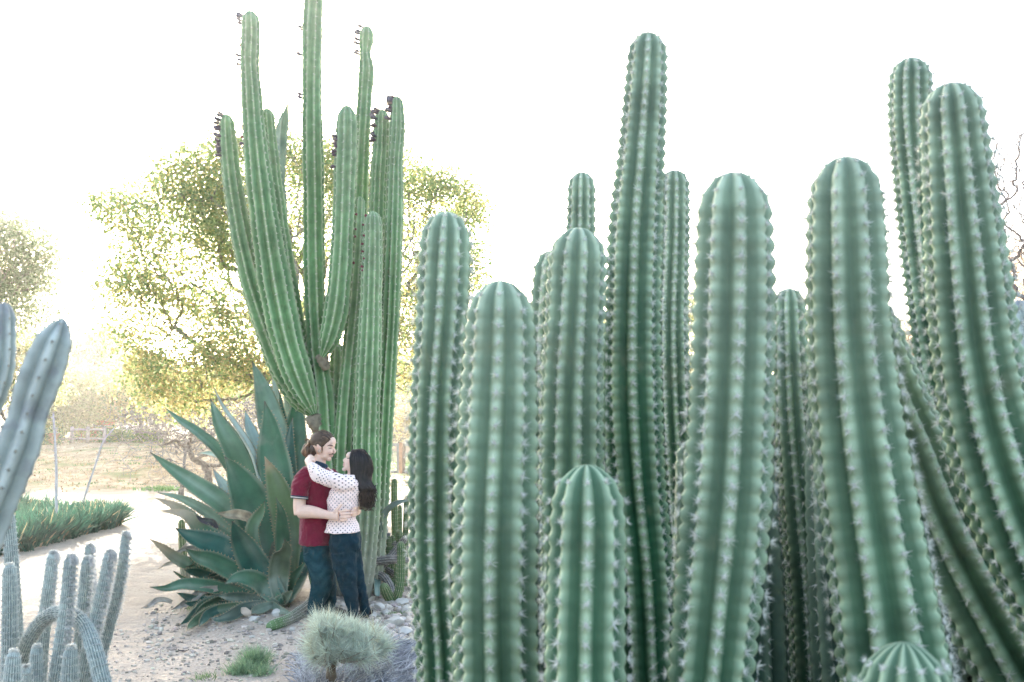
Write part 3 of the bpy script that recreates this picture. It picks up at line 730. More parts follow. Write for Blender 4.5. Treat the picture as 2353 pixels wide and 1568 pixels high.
        VV = np.concatenate([ring, (pos+nrmv*pr_*.8)[:, None]], 1).reshape(-1, 3); kk = np.arange(K)[:, None]*7
        FF = np.concatenate([kk+[q_, (q_+1) % 6, 6] for q_ in range(6)])
        os_ = mesh(spine_part, np.vstack([V, VV]), np.vstack([F, FF+len(V)]), M_spine, None, False, np.vstack([cs, np.tile((.34, .33, .28) if pr_ != .0036 else (.70, .71, .66), (len(VV), 1))]))
        os_['kind'] = 'stuff'
        if root: hang(os_, root)
    o['S'] = float(S)
    return o, (C, T, Sn, Nn, Rr, s, S)

BIG = [  # (points tip->down (px,py,width)), Y, ribs, phase, label
 ([(1026, 487, 104), (1022, 600, 114), (1018, 700, 114), (1005, 900, 112), (1001, 1100, 112), (1002, 1300, 112), (1015, 1480, 108), (1020, 1640, 104)], 2.9, 8, .35, .042, 'spiny green column nearest the couple, leftmost of the dense stand'),
 ([(1150, 645, 136), (1149, 800, 152), (1146, 950, 168), (1140, 1150, 176), (1138, 1350, 176), (1145, 1640, 176)], 2.45, 8, .55, .043, 'stout round topped column second from the couple'),
 ([(1330, 524, 118), (1322, 700, 130), (1315, 850, 134), (1312, 1050, 140), (1320, 1300, 140), (1335, 1640, 140)], 2.9, 8, .2, .045, 'spiny column with a rounded top directly behind the short front one'),
 ([(1272, 575, 76), (1262, 700, 80), (1256, 850, 84), (1250, 1100, 90), (1250, 1350, 96), (1250, 1640, 96)], 3.35, 8, .1, .045, 'narrow column half hidden behind the left shoulder of a stouter one'),
 ([(1337, 396, 60), (1335, 520, 64), (1330, 700, 68), (1330, 1000, 72), (1330, 1640, 74)], 4.6, 8, .6, .05, 'slim distant column peeping over a rounded column top'),
 ([(1490, 76, 78), (1484, 200, 92), (1474, 350, 104), (1462, 500, 115), (1454, 700, 120), (1452, 900, 124), (1462, 1100, 122), (1480, 1300, 120), (1495, 1640, 120)], 3.1, 8, .42, .038, 'tallest slender column of the dense stand, reaching nearly the top'),
 ([(1550, 391, 62), (1549, 550, 68), (1544, 750, 72), (1548, 900, 74), (1560, 1100, 74), (1572, 1300, 74), (1580, 1640, 74)], 3.9, 8, .3, .04, 'slim column tucked against the right side of the tallest one'),
 ([(1686, 396, 150), (1686, 550, 168), (1684, 750, 176), (1678, 950, 180), (1668, 1150, 182), (1650, 1350, 178), (1625, 1640, 172)], 2.2, 8, .52, .041, 'broad column with a blunt dome standing alone in the middle of the stand'),
 ([(1813, 663, 70), (1817, 800, 76), (1825, 950, 82), (1845, 1150, 92), (1868, 1350, 104), (1890, 1640, 116)], 3.6, 8, .2, .042, 'dark shaded column set back between two broad domed columns'),
 ([(1942, 361, 144), (1946, 550, 164), (1952, 750, 178), (1970, 950, 190), (1992, 1120, 200), (2020, 1300, 210), (2070, 1640, 226)], 2.3, 8, .35, .042, 'broad column with a ragged base leaning slightly right'),
 ([(1990, 690, 100), (2010, 780, 118), (2050, 900, 130), (2100, 1020, 140), (2150, 1160, 158), (2210, 1290, 172), (2290, 1440, 186), (2400, 1640, 200)], 2.75, 8, .6, .045, 'curving column sweeping down right from behind the broad leaning one'),
 ([(2093, 134, 86), (2092, 260, 92), (2104, 400, 94), (2122, 550, 98), (2150, 750, 104), (2180, 950, 108), (2240, 1200, 112), (2330, 1640, 116)], 3.2, 10, .1, .034, 'tall leaning column behind the big one near the right frame edge'),
 ([(2183, 191, 120), (2194, 330, 140), (2208, 480, 156), (2222, 620, 168), (2242, 800, 180), (2278, 980, 190), (2345, 1180, 196), (2440, 1380, 200), (2580, 1640, 206)], 2.4, 9, .5, .038, 'large tall column rising highest near the right frame edge'),
 ([(1348, 1068, 132), (1350, 1180, 150), (1348, 1320, 160), (1345, 1480, 166), (1345, 1640, 168)], 2.1, 8, .3, .043, 'shortest bushy topped column in front of the others'),
 ([(2078, 1476, 150), (2080, 1560, 180), (2085, 1680, 200)], 1.75, 11, .2, .034, 'small round woolly cactus top poking up at the bottom edge'),
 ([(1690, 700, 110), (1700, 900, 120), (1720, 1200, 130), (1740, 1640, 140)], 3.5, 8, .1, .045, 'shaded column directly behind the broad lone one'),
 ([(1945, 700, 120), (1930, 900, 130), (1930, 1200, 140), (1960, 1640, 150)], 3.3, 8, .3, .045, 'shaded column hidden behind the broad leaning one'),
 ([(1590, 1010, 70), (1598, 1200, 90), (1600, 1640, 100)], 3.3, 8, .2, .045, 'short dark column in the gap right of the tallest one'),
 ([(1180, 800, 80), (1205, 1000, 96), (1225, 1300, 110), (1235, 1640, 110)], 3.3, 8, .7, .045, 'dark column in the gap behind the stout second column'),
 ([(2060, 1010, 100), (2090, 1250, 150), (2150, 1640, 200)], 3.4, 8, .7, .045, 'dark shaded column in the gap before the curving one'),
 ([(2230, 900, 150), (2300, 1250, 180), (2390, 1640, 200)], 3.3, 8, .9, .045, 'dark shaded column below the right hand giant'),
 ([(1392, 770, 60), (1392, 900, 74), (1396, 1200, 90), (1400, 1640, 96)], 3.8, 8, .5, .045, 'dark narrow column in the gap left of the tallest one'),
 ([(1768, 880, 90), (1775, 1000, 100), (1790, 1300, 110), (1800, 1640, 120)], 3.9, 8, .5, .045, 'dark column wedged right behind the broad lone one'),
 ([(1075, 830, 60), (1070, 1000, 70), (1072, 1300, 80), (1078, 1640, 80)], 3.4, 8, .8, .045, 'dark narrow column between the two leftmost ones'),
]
FILL = [(1120, 960, 'between the two leftmost fat columns'), (1215, 1080, 'left of the short bushy topped column'), (1300, 1020, 'behind the short bushy topped column'), (1440, 980, 'behind the foot of the tallest one'),
        (1530, 1080, 'between the tallest one and its slim neighbour'), (1650, 960, 'behind the left flank of the broad lone one'), (1745, 1060, 'behind the right flank of the broad lone one'), (1822, 1120, 'behind the shaded set back one'),
        (1960, 1040, 'behind the ragged based leaning one'), (2060, 1150, 'behind the foot of the leaning one'), (2160, 1230, 'behind the curving one'), (2270, 1180, 'behind the foot of the right hand giant'), (2360, 1120, 'at the frame edge under the giant')]  # filler columns added behind to keep backlight out of the gaps
ROW2 = [(1100, 1010), (1175, 1120), (1260, 1100), (1345, 1150), (1420, 1060), (1500, 1130), (1580, 1150), (1700, 1040), (1790, 1150), (1860, 1500), (1930, 1170), (2020, 1200), (2120, 1290), (2215, 1270), (2310, 1230), (2400, 1180)]  # lower rear row added to block light from the horizon
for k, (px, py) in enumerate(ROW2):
    BIG.append(([(px, py, 60), (px+4, py+120, 80), (px+8, 1500, 84), (px+8, 1640, 84)], 5.3 + .3*(k % 3), 8, .37*k, .05, 'added light-blocking column in the rearmost row, '+('nearest the small cactus bed', 'second from its left end', 'third from its left end', 'behind the short bushy topped column', 'left of the tallest one', 'right behind the tallest one', 'right of the slim neighbour of the tallest', 'directly behind the broad lone one', 'left of the bright sliver of bush', 'lowest one under the bright sliver of bush', 'right of the bright sliver of bush', 'behind the leaning column', 'under the green bush gap', 'right of the green bush gap', 'behind the giant', 'at the frame edge')[k]))
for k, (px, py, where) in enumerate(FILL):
    BIG.append(([(px, py, 62), (px+8, py+150, 84), (px+14, 1400, 92), (px+18, 1640, 92)], 4.3 + .25*(k % 3), 8, .3*k, .045, 'added filler column in the back row, '+where))
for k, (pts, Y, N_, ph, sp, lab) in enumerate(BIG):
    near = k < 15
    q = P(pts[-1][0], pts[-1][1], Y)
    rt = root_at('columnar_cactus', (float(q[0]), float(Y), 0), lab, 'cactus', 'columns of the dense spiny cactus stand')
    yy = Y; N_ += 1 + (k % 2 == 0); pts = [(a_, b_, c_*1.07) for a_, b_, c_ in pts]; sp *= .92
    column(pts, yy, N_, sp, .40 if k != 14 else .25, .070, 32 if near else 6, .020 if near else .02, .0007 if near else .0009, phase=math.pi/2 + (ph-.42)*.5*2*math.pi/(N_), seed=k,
           root=rt, per=7 if near else 5, rps=5 if near else 2.5, ca=(.015, .080, .036) if near else (.010, .048, .032), cb=(.30, .40, .26) if near else (.12, .18, .13), cw=.36, tipcol=((.44, .51, .38), 1.5, .25 if k in (13, 14) else .85), dome=1.25, wobble=.012, crestpow=2.0, al=(25, 85))  # back columns: darker copy of the skin colours, shade painted in

# ------------------------------------------------------------------ the tall branched cactus behind the couple
tc_ = root_at('branching_cactus', tuple(gp(800, 11.0)), 'tall green branched cactus with dark fruits towering over the couple', 'cactus')
GA, GB = (.095, .200, .080), (.38, .46, .29)
TALL = [ # tip->down, Y, ribs, phase, neck, to ground, fruit list
 ([(520, 263, 34), (523, 310, 40), (532, 400, 44), (548, 500, 50), (575, 620, 58), (612, 740, 64), (655, 850, 66), (700, 925, 58), (722, 958, 40)], 11.2, 9, .3, True, False),
 ([(575, 25, 42), (576, 80, 46), (574, 140, 44), (578, 220, 50), (586, 330, 56), (600, 450, 66), (618, 570, 74), (640, 690, 80), (665, 800, 78), (695, 890, 64), (722, 952, 44)], 10.9, 10, .1, True, False),
 ([(613, 250, 34), (618, 320, 38), (626, 420, 44), (640, 540, 54), (660, 680, 60), (685, 800, 56), (712, 900, 46), (724, 948, 36)], 11.25, 9, .2, True, False),
 ([(722, -60, 40), (721, -20, 46), (718, 60, 48), (717, 160, 46), (718, 300, 48), (721, 450, 50), (722, 600, 50), (725, 740, 50), (731, 830, 50), (740, 900, 54), (745, 980, 58), (756, 1120, 62), (772, 1300, 66), (780, 1390, 68)], 11.1, 8, .5, False, True),
 ([(797, 243, 42), (797, 290, 50), (793, 400, 52), (788, 520, 52), (781, 640, 54), (768, 740, 56), (750, 800, 46), (740, 820, 34)], 10.8, 9, .35, True, False),
 ([(843, 60, 30), (842, 90, 36), (839, 122, 28), (842, 150, 36), (838, 220, 36), (832, 330, 38), (827, 460, 40), (822, 650, 40), (815, 900, 44), (808, 1200, 50), (805, 1380, 54)], 11.5, 8, .6, False, True),
 ([(827, 452, 24), (823, 540, 28), (815, 680, 32), (803, 820, 36), (792, 960, 40), (785, 1150, 44), (790, 1370, 46)], 11.05, 7, .2, False, True),
 ([(777, 790, 34), (777, 850, 40), (776, 950, 46), (776, 1120, 50), (792, 1380, 54)], 11.35, 8, .5, False, True),
 ([(857, 486, 38), (856, 560, 46), (852, 700, 52), (847, 850, 58), (842, 1000, 62), (843, 1150, 64), (835, 1280, 62), (820, 1390, 60)], 10.75, 11, .15, False, True),
 ([(878, 252, 34), (876, 330, 40), (870, 430, 42), (866, 550, 44), (868, 700, 44), (864, 900, 46), (856, 1100, 48), (842, 1300, 50), (838, 1380, 52)], 11.3, 11, .1, False, True),
 ([(912, 222, 32), (913, 290, 38), (908, 380, 36), (907, 450, 42), (902, 600, 44), (895, 750, 46), (884, 900, 50), (874, 1050, 54), (863, 1200, 56), (852, 1330, 58), (848, 1380, 58)], 11.1, 10, .45, False, True),
]
tall_geo = []
for k, (pts, Y, N_, ph, nk, tg) in enumerate(TALL):
    nk_ = {}
    o, G = column(pts, Y, N_, .085, .30, .03, 6, .026, .0022, spine_col=(.6, .62, .52), ca=GA, cb=GB, cw=.22, phase=ph*.7, seed=50+k, per=8, rps=2, root=tc_,
                  dome=1.5, tipcol=((.38, .46, .31), 2.8, .75), to_ground=tg, neck=nk, wobble=.02, crestpow=1.1, basecol=((.30, .29, .24), 1.3) if tg else None)  # sunlit paleness of the upper stems painted in as tip colour
    tall_geo.append(G)
# corky necks where the arms spring
for (px, py, w0, Y) in ((722, 962, 44, 11.0), (742, 822, 34, 10.9)):
    b = B(); p0 = P(px-4, py-8, Y); p1 = P(px+8, py+26, Y+.05); C = spline(np.array([p0, (p0+p1)/2+(0, -.02, 0), p1]), 9)
    rr_ = w0/2*Y/F_*np.array([.7, .98, .8, .9, .72, .8, .62, .66, .5]); add_tube(b, C, rr_, 14, (.25, .22, .17)); hang(b.build('corky_neck', M_bark), tc_)
# fruits, each its own part
def fruit_mesh(ln, rd, col):
    C = np.array([[0, 0, -.01], [0, 0, ln*.25], [0, 0, ln*.6], [0, 0, ln*.85], [0, 0, ln]]); 
    V, Q, T3 = tube(C, np.array([.45, .8, 1, .9, .35])*rd, 8, up=(1, 0, 0)); 
    return V, Q, T3
fr_me = []
for ln, rd, col in ((.075, .021, (.16, .13, .15)), (.048, .020, (.14, .10, .12)), (.028, .015, (.18, .05, .06))):
    V, Q, T3 = fruit_mesh(ln, rd, col); o = mesh('fruit', V, [T3, Q], M_fruit, None, True, col, link=False); fr_me.append(o.data)
def fruit(stem_i, py, side, kind, tilt=0., depth=0.):
    C, T, S, N_, Rr, s, SS = tall_geo[stem_i]
    # the ring whose image height is py
    zz = C[:, 2]; zt_ = P(700, py, C[0, 1])[2]; i_ = int(np.argmin(np.abs(zz-zt_)+(0)))
    d = nrm(np.array((side, -depth, .25+tilt))); pos = C[i_] + nrm(np.array((side, -depth, 0)))*Rr[i_]*.9
    o = bpy.data.objects.new('fruit', fr_me[kind]); COL.objects.link(o); o.parent = tc_
    o.location = Vector(pos) - Vector(tc_.location); q = Vector(d).to_track_quat('Z', 'Y'); o.rotation_mode = 'QUATERNION'; o.rotation_quaternion = q
    sc_ = rng.uniform(.8, 1.15); o.scale = (sc_,)*3
for py in (266, 275, 284, 292, 300, 308, 318, 326, 334, 345, 352, 360): 
    for _ in range(2): fruit(0, py+rng.uniform(-3, 3), -1, 0 if rng.random() < .6 else 1, rng.uniform(-.3, .3), rng.uniform(0, 1.2))
for py, kd in ((38, 0), (44, 0), (50, 0), (58, 1), (88, 2), (110, 2), (135, 0), (142, 1), (148, 0), (222, 2), (290, 2), (318, 2), (335, 1)): fruit(1, py, -1, kd, rng.uniform(-.2, .2), rng.uniform(0, .5))
for py, kd in ((60, 0), (72, 2), (90, 2), (128, 0), (140, 2), (160, 2), (172, 2), (190, 2), (222, 0), (232, 0), (262, 1), (330, 2)): fruit(3, py, -1, kd, rng.uniform(-.1, .2), rng.uniform(0, .3))
for py in (318, 326, 332, 345, 352, 362, 380, 386): 
    for _ in range(2): fruit(4, py+rng.uniform(-3, 3), -1, 1, rng.uniform(-.2, .2), rng.uniform(0, .9))
for py in (66, 74, 82, 92, 100, 106, 118, 124): fruit(5, py, -1, 0, .1, rng.uniform(0, .5))
for py in (258, 264, 268, 280, 290, 296, 306, 315, 322, 330): 
    for _ in range(2): fruit(9, py, -1, 1 if rng.random() < .6 else 0, rng.uniform(-.2, .2), rng.uniform(0, 1.2))
for py in (226, 232, 238, 243, 248, 256, 262, 275): 
    for _ in range(2): fruit(10, py, -1, 0 if rng.random() < .6 else 1, rng.uniform(-.2, .3), rng.uniform(0, 1.0))
for py in (500, 520, 545, 560, 580, 600, 618, 625): 
    fruit(8, py, -1, 2, 0, rng.uniform(.2, 1.2)); 
for py in (495, 530, 548, 610): fruit(6, py, -.3, 2, 0, 1)

# ------------------------------------------------------------------ silver torch cacti, bottom left
TORCH = [
 ([(18, 1176, 30), (22, 1230, 32), (30, 1340, 34)], 4.6, 'slim woolly silver stem standing tallest at the left frame edge', 0),
 ([(22, 1296, 32), (22, 1400, 36), (18, 1640, 40)], 4.2, 'thick silver stem in front of the tall woolly one', 0),
 ([(122, 1268, 26), (115, 1330, 30), (100, 1450, 31), (88, 1640, 32)], 4.5, 'silver grey stem third from the left frame edge', .35),
 ([(162, 1276, 28), (152, 1400, 33), (138, 1500, 36), (118, 1640, 38)], 4.0, 'silver stem with a shaggy white wool strip in the middle of the clump', 1),
 ([(200, 1280, 24), (195, 1350, 29), (186, 1450, 30), (178, 1640, 30)], 4.3, 'blue grey stem right behind the shaggy one', .4),
 ([(204, 1252, 20), (205, 1300, 22), (204, 1500, 24), (204, 1640, 24)], 4.7, 'short back stem with a white woolly top', .8),
 ([(252, 1266, 25), (240, 1340, 31), (216, 1440, 33), (190, 1560, 34), (180, 1640, 34)], 4.1, 'leaning silver stem with a white wool stripe along its right side', 1),
 ([(288, 1224, 19), (283, 1290, 24), (268, 1370, 26), (248, 1450, 28), (215, 1560, 28), (195, 1640, 28)], 4.2, 'longest slender stem curving up to the right of the clump', .35),
 ([(212, 1340, 14), (210, 1400, 16), (200, 1500, 18), (195, 1640, 18)], 4.6, 'thin silver shoot between two thicker stems', .8),
 ([(85, 1482, 28), (83, 1540, 32), (80, 1660, 34)], 3.9, 'short blue grey shoot beside the arching stem', 0),
 ([(32, 1494, 32), (28, 1560, 42), (26, 1660, 46)], 3.5, 'stubby pale stem nearest the camera with yellowish spines', 0),
 ([(60, 1530, 24), (60, 1600, 26), (60, 1680, 28)], 3.7, 'smallest round topped shoot at the bottom edge', 0),
 ([(163, 1484, 32), (160, 1560, 40), (158, 1660, 42)], 3.5, 'stubby pale stem in front of the shaggy one', 0),
]
def torch(pts, Y, lab, wool, seed, to_ground=True, arr=None):
    if arr is None: pts = [(a_, b_, c_*.92) for a_, b_, c_ in pts]
    q = P(pts[-1][0], pts[-1][1], Y) if arr is None else np.array(arr[-1][:3])
    rt = root_at('torch_cactus', (float(q[0]), float(q[1]), 0), lab, 'cactus', 'stems of the silver torch cactus clump')
    if arr is not None and False: pass
    o, G = column(pts if arr is None else arr, Y if arr is None else None, 19, .026, .20, 0.0, 6, .015, .0007, spine_col=(.80, .81, .78), ca=(.19, .24, .225), cb=(.60, .63, .60), cw=.42, seed=200+seed,
           per=4, rps=1.2, root=rt, mat_=M_torch, dome=1.5, to_ground=to_ground, phase=seed, wobble=.015, al=(15, 75))
    C, T, S, N_, Rr, s, SS = G
    r = np.random.default_rng(300+seed)
    def hairs(n, s0, s1, a0, a1, ln, col):
        i_ = np.clip((len(s)*(r.uniform(s0, s1, n))).astype(int), 0, len(s)-2)
        an = r.uniform(a0, a1, n)
        d = np.stack([np.cos(an), -np.sin(an), np.zeros(n)], 1)    # world: +x right, -y to the camera
        tt = T[i_]; d = nrm(d - tt*(d*tt).sum(1)[:, None]); pos = C[i_]+d*Rr[i_, None]*.92
        dd = nrm(d + tt*r.uniform(-.5, .9, (n, 1)) + r.normal(0, .35, (n, 3)))
        return blades(pos, dd, r.uniform(.5, 1.2, n)*ln, .0028, r, tt*-.3, 2, np.tile(col, (n, 1))*r.uniform(.85, 1.1, (n, 1)))
    b = B()
    V, F, cc = hairs(400, .965, 1.0, 0, 2*math.pi, .016, (.72, .72, .68)); b.add(V, F, cc)
    if wool:
        V, F, cc = hairs(int(3200*wool), .45 if wool == 1 else .55, .995, R_(-20), R_(62) if wool == 1 else R_(40), .020, (.74, .73, .71)); b.add(V, F, cc)
    o = hang(b.build('wool', M_wool), rt); o['kind'] = 'stuff'
    return rt
for k, (pts, Y, lab, wool) in enumerate(TORCH): torch(pts, Y, lab, wool, k)
# the arching stem
arch = [(262, 1680, 36), (235, 1566, 38), (212, 1480, 36), (196, 1440, 34), (170, 1416, 33), (135, 1408, 32), (100, 1424, 31), (72, 1462, 31), (52, 1510, 31), (40, 1600, 32)]
Ya = np.linspace(3.9, 4.35, len(arch))
A = [list(P(p[0], p[1], y_)) + [p[2]/2*y_/F_] for p, y_ in zip(arch, Ya)]
torch(None, 0, 'old silver stem arching over in a hoop through the clump', 0, 31, False, A)

# ------------------------------------------------------------------ pale blue cacti, left edge and right edge
BLUE = [
 ([(146, 733, 50), (128, 775, 78), (104, 840, 96), (80, 905, 96), (66, 950, 88), (48, 1010, 102), (20, 1085, 104), (-10, 1160, 100), (-60, 1290, 104), (-110, 1480, 110)], 2.15, 6, .1, 'blurred pale blue cactus arm leaning in from the left frame edge'),
 ([(8, 695, 46), (8, 760, 52), (2, 850, 56), (-22, 920, 58), (-60, 1000, 60), (-120, 1200, 64), (-150, 1480, 66)], 2.6, 6, .5, 'upright pale blue cactus arm cut by the left frame edge'),
 ([(2338, 690, 70), (2352, 760, 86), (2368, 850, 90), (2400, 1000, 96), (2450, 1300, 100)], 5.0, 6, .3, 'pale blue cactus half hidden behind the right hand giant'),
]
for k, (pts, Y, N_, ph, lab) in enumerate(BLUE):
    q = P(pts[-1][0], pts[-1][1], Y); rt = root_at('blue_cactus', (float(q[0]), Y, 0), lab, 'cactus', 'pale blue cacti at the frame edges')
    column(pts, Y, N_, .04, .36, .05, 4, .007, .0010, spine_col=(.10, .09, .10), ca=(.25, .29, .27), cb=(.46, .50, .47), cw=.5, phase=ph, seed=80+k, root=rt, per=10, rps=3, mat_=M_bluecactus, dome=1.6 if k else 2.2, wobble=.02)

# ------------------------------------------------------------------ small green cacti right of the couple
SMALL = [ # tip->down px, Y
 ([(882, 1101, 13), (881, 1150, 14), (879, 1250, 16)], 11.6, 'small upright cactus with a round knob on top, leftmost behind the trunk'),
 ([(906, 1100, 14), (906, 1150, 15), (908, 1240, 16), (908, 1300, 16)], 11.9, 'straight little green cactus against the pale path'),
 ([(919, 1160, 9), (919, 1200, 10), (918, 1290, 11)], 12.0, 'thin dark green cactus beside the straight little one'),
 ([(934, 1140, 12), (932, 1220, 13), (930, 1320, 14)], 11.5, 'dark little cactus nearest the big spiny column'),
 ([(917, 1218, 15), (919, 1250, 17), (920, 1320, 17)], 11.3, 'orange tipped stubby cactus above the bent one'),
 ([(894, 1232, 11), (893, 1262, 12), (890, 1330, 13)], 11.4, 'dark stubby cactus with two knobs'),
 ([(884, 1195, 10), (884, 1240, 12), (883, 1330, 14)], 11.7, 'brownish old cactus stem behind the trunk foot'),
 ([(902, 1230, 10), (901, 1260, 12), (899, 1330, 13)], 11.5, 'small dark green knob beside the stubby cactus'),
 ([(872, 1160, 12), (871, 1220, 15), (868, 1330, 18)], 11.4, 'rusty sided cactus stem touching the big trunk'),
 ([(912, 1290, 10), (911, 1320, 12), (908, 1360, 13)], 11.0, 'short green shoot above the fallen grey stems'),
]
kw = dict(spn=4, spl=.014, spr=.0011, spine_col=(.6, .5, .34), ca=(.06, .115, .05), cb=(.22, .25, .13), cw=.3, per=4, rps=1.5, dome=1.4)
for k, (pts, Y, lab) in enumerate(SMALL):
    q = P(pts[-1][0], pts[-1][1], Y); rt = root_at('small_cactus', (float(q[0]), Y, 0), lab, 'cactus', 'small green cacti beside the trunk')
    column(pts, Y, 11, .045, .16, .03, seed=120+k, root=rt, **kw)
rt = root_at('small_cactus', tuple(gp(905, 10.6)), 'bent green cactus shaped like a hook, lying then rising', 'cactus', 'small green cacti beside the trunk')
A = [list(P(px, py, Y)) + [w_/2*Y/F_] for px, py, w_, Y in ((921, 1244, 18, 10.5), (922, 1290, 19, 10.5), (920, 1340, 19, 10.5), (912, 1372, 20, 10.5), (900, 1380, 18, 10.6), (890, 1372, 18, 10.7), (882, 1355, 14, 10.8))]
column(A, None, 12, .045, .16, .03, seed=140, root=rt, to_ground=False, **kw)
rt = root_at('small_cactus', tuple(gp(888, 10.5)), 'short fat orange tipped cactus tip lying at the hook base', 'cactus', 'small green cacti beside the trunk')
A = [list(P(px, py, Y)) + [w_/2*Y/F_] for px, py, w_, Y in ((880, 1343, 20, 10.3), (888, 1362, 24, 10.4), (898, 1378, 22, 10.5), (906, 1386, 16, 10.6))]
column(A, None, 12, .045, .16, .03, seed=141, root=rt, to_ground=False, **kw)
rt = root_at('small_cactus', tuple(gp(430, 11.6)), 'ribbed little cactus post standing left of the agave leaves', 'cactus')
kw2 = dict(kw); kw2.update(ca=(.10, .15, .06), cb=(.33, .33, .2)); column([(417, 1194, 15), (418, 1230, 16), (422, 1290, 19), (430, 1352, 20)], 11.7, 9, .06, .2, .02, seed=142, root=rt, basecol=((.3, .27, .23), .4), **kw2)
DEAD = [([(935, 1232, 14, 11.2), (915, 1258, 16, 11.2), (895, 1282, 17, 11.2), (870, 1310, 18, 11.2)], 'grey ribbed fallen stem sloping behind the hooked cactus'),
        ([(940, 1288, 18, 11.0), (910, 1286, 20, 11.0), (880, 1288, 20, 11.0), (862, 1290, 20, 11.0)], 'grey ribbed fallen stem lying level behind the hooked cactus'),
        ([(905, 1372, 16, 10.8), (895, 1345, 18, 10.9), (880, 1325, 18, 11.0), (862, 1322, 18, 11.1)], 'old bleached stem curving down to the hooked cactus'),
        ([(895, 1225, 10, 11.5), (880, 1260, 12, 11.4), (868, 1320, 14, 11.3)], 'thin dark old stem leaning on the trunk foot'),
        ([(936, 1330, 12, 11.1), (915, 1325, 14, 11.1), (890, 1310, 14, 11.2)], 'short dark fallen stem under the level grey one'),
        ([(940, 1260, 12, 11.5), (905, 1250, 13, 11.5), (872, 1255, 13, 11.5)], 'dark fallen stem deepest in the small cactus bed')]
for k, (pts, lab) in enumerate(DEAD):
    A = [list(P(a_, b_, d_)) + [c_/2*d_/F_] for a_, b_, c_, d_ in pts]; A = [[x, y, max(z, GZ(x, y)+r_*.7), r_] for x, y, z, r_ in A]
    rt = root_at('fallen_cactus_stem', (A[0][0], A[0][1], GZ(A[0][0], A[0][1])), lab, 'cactus stem', 'fallen cactus stems in the small bed')
    column(A, None, 10, .06, .25, .02, spn=3, spl=.014, spr=.001, seed=150+k, root=rt, to_ground=False, ca=(.17, .16, .15), cb=(.36, .34, .32), per=5, rps=2, mat_=M_bark)
# the lying stem in front of the man's feet
LY = [(612, 1443, 20, 9.05), (628, 1437, 23, 9.1), (655, 1428, 24, 9.3), (690, 1408, 26, 9.7), (718, 1385, 28, 10.1), (728, 1350, 28, 10.5), (722, 1318, 28, 10.8)]
A = [list(P(a_, b_, d_)) + [c_/2*d_/F_] for a_, b_, c_, d_ in LY]
rt = root_at('lying_cactus', (A[0][0], A[0][1], 0), 'long grey cactus stem lying along the gravel with a green tip', 'cactus')
o, G = column(A, None, 13, .04, .16, .02, spn=5, spl=.014, spr=.001, seed=160, root=rt, to_ground=False, ca=(.18, .175, .14), cb=(.33, .33, .27), per=5, rps=2)
me = o.data; a_ = me.color_attributes['col']; n = len(me.vertices); co = np.empty(n*3, np.float32); me.vertices.foreach_get('co', co); co = co.reshape(-1, 3); cl = np.empty(n*4, np.float32); a_.data.foreach_get('color', cl); cl = cl.reshape(-1, 4)
f = np.clip((.16-np.abs(co[:, 0]))/.05, 0, 1)[:, None]; cl[:, :3] = cl[:, :3]*(1-f)+np.array((.12, .20, .09))*f; a_.data.foreach_set('color', cl.ravel())
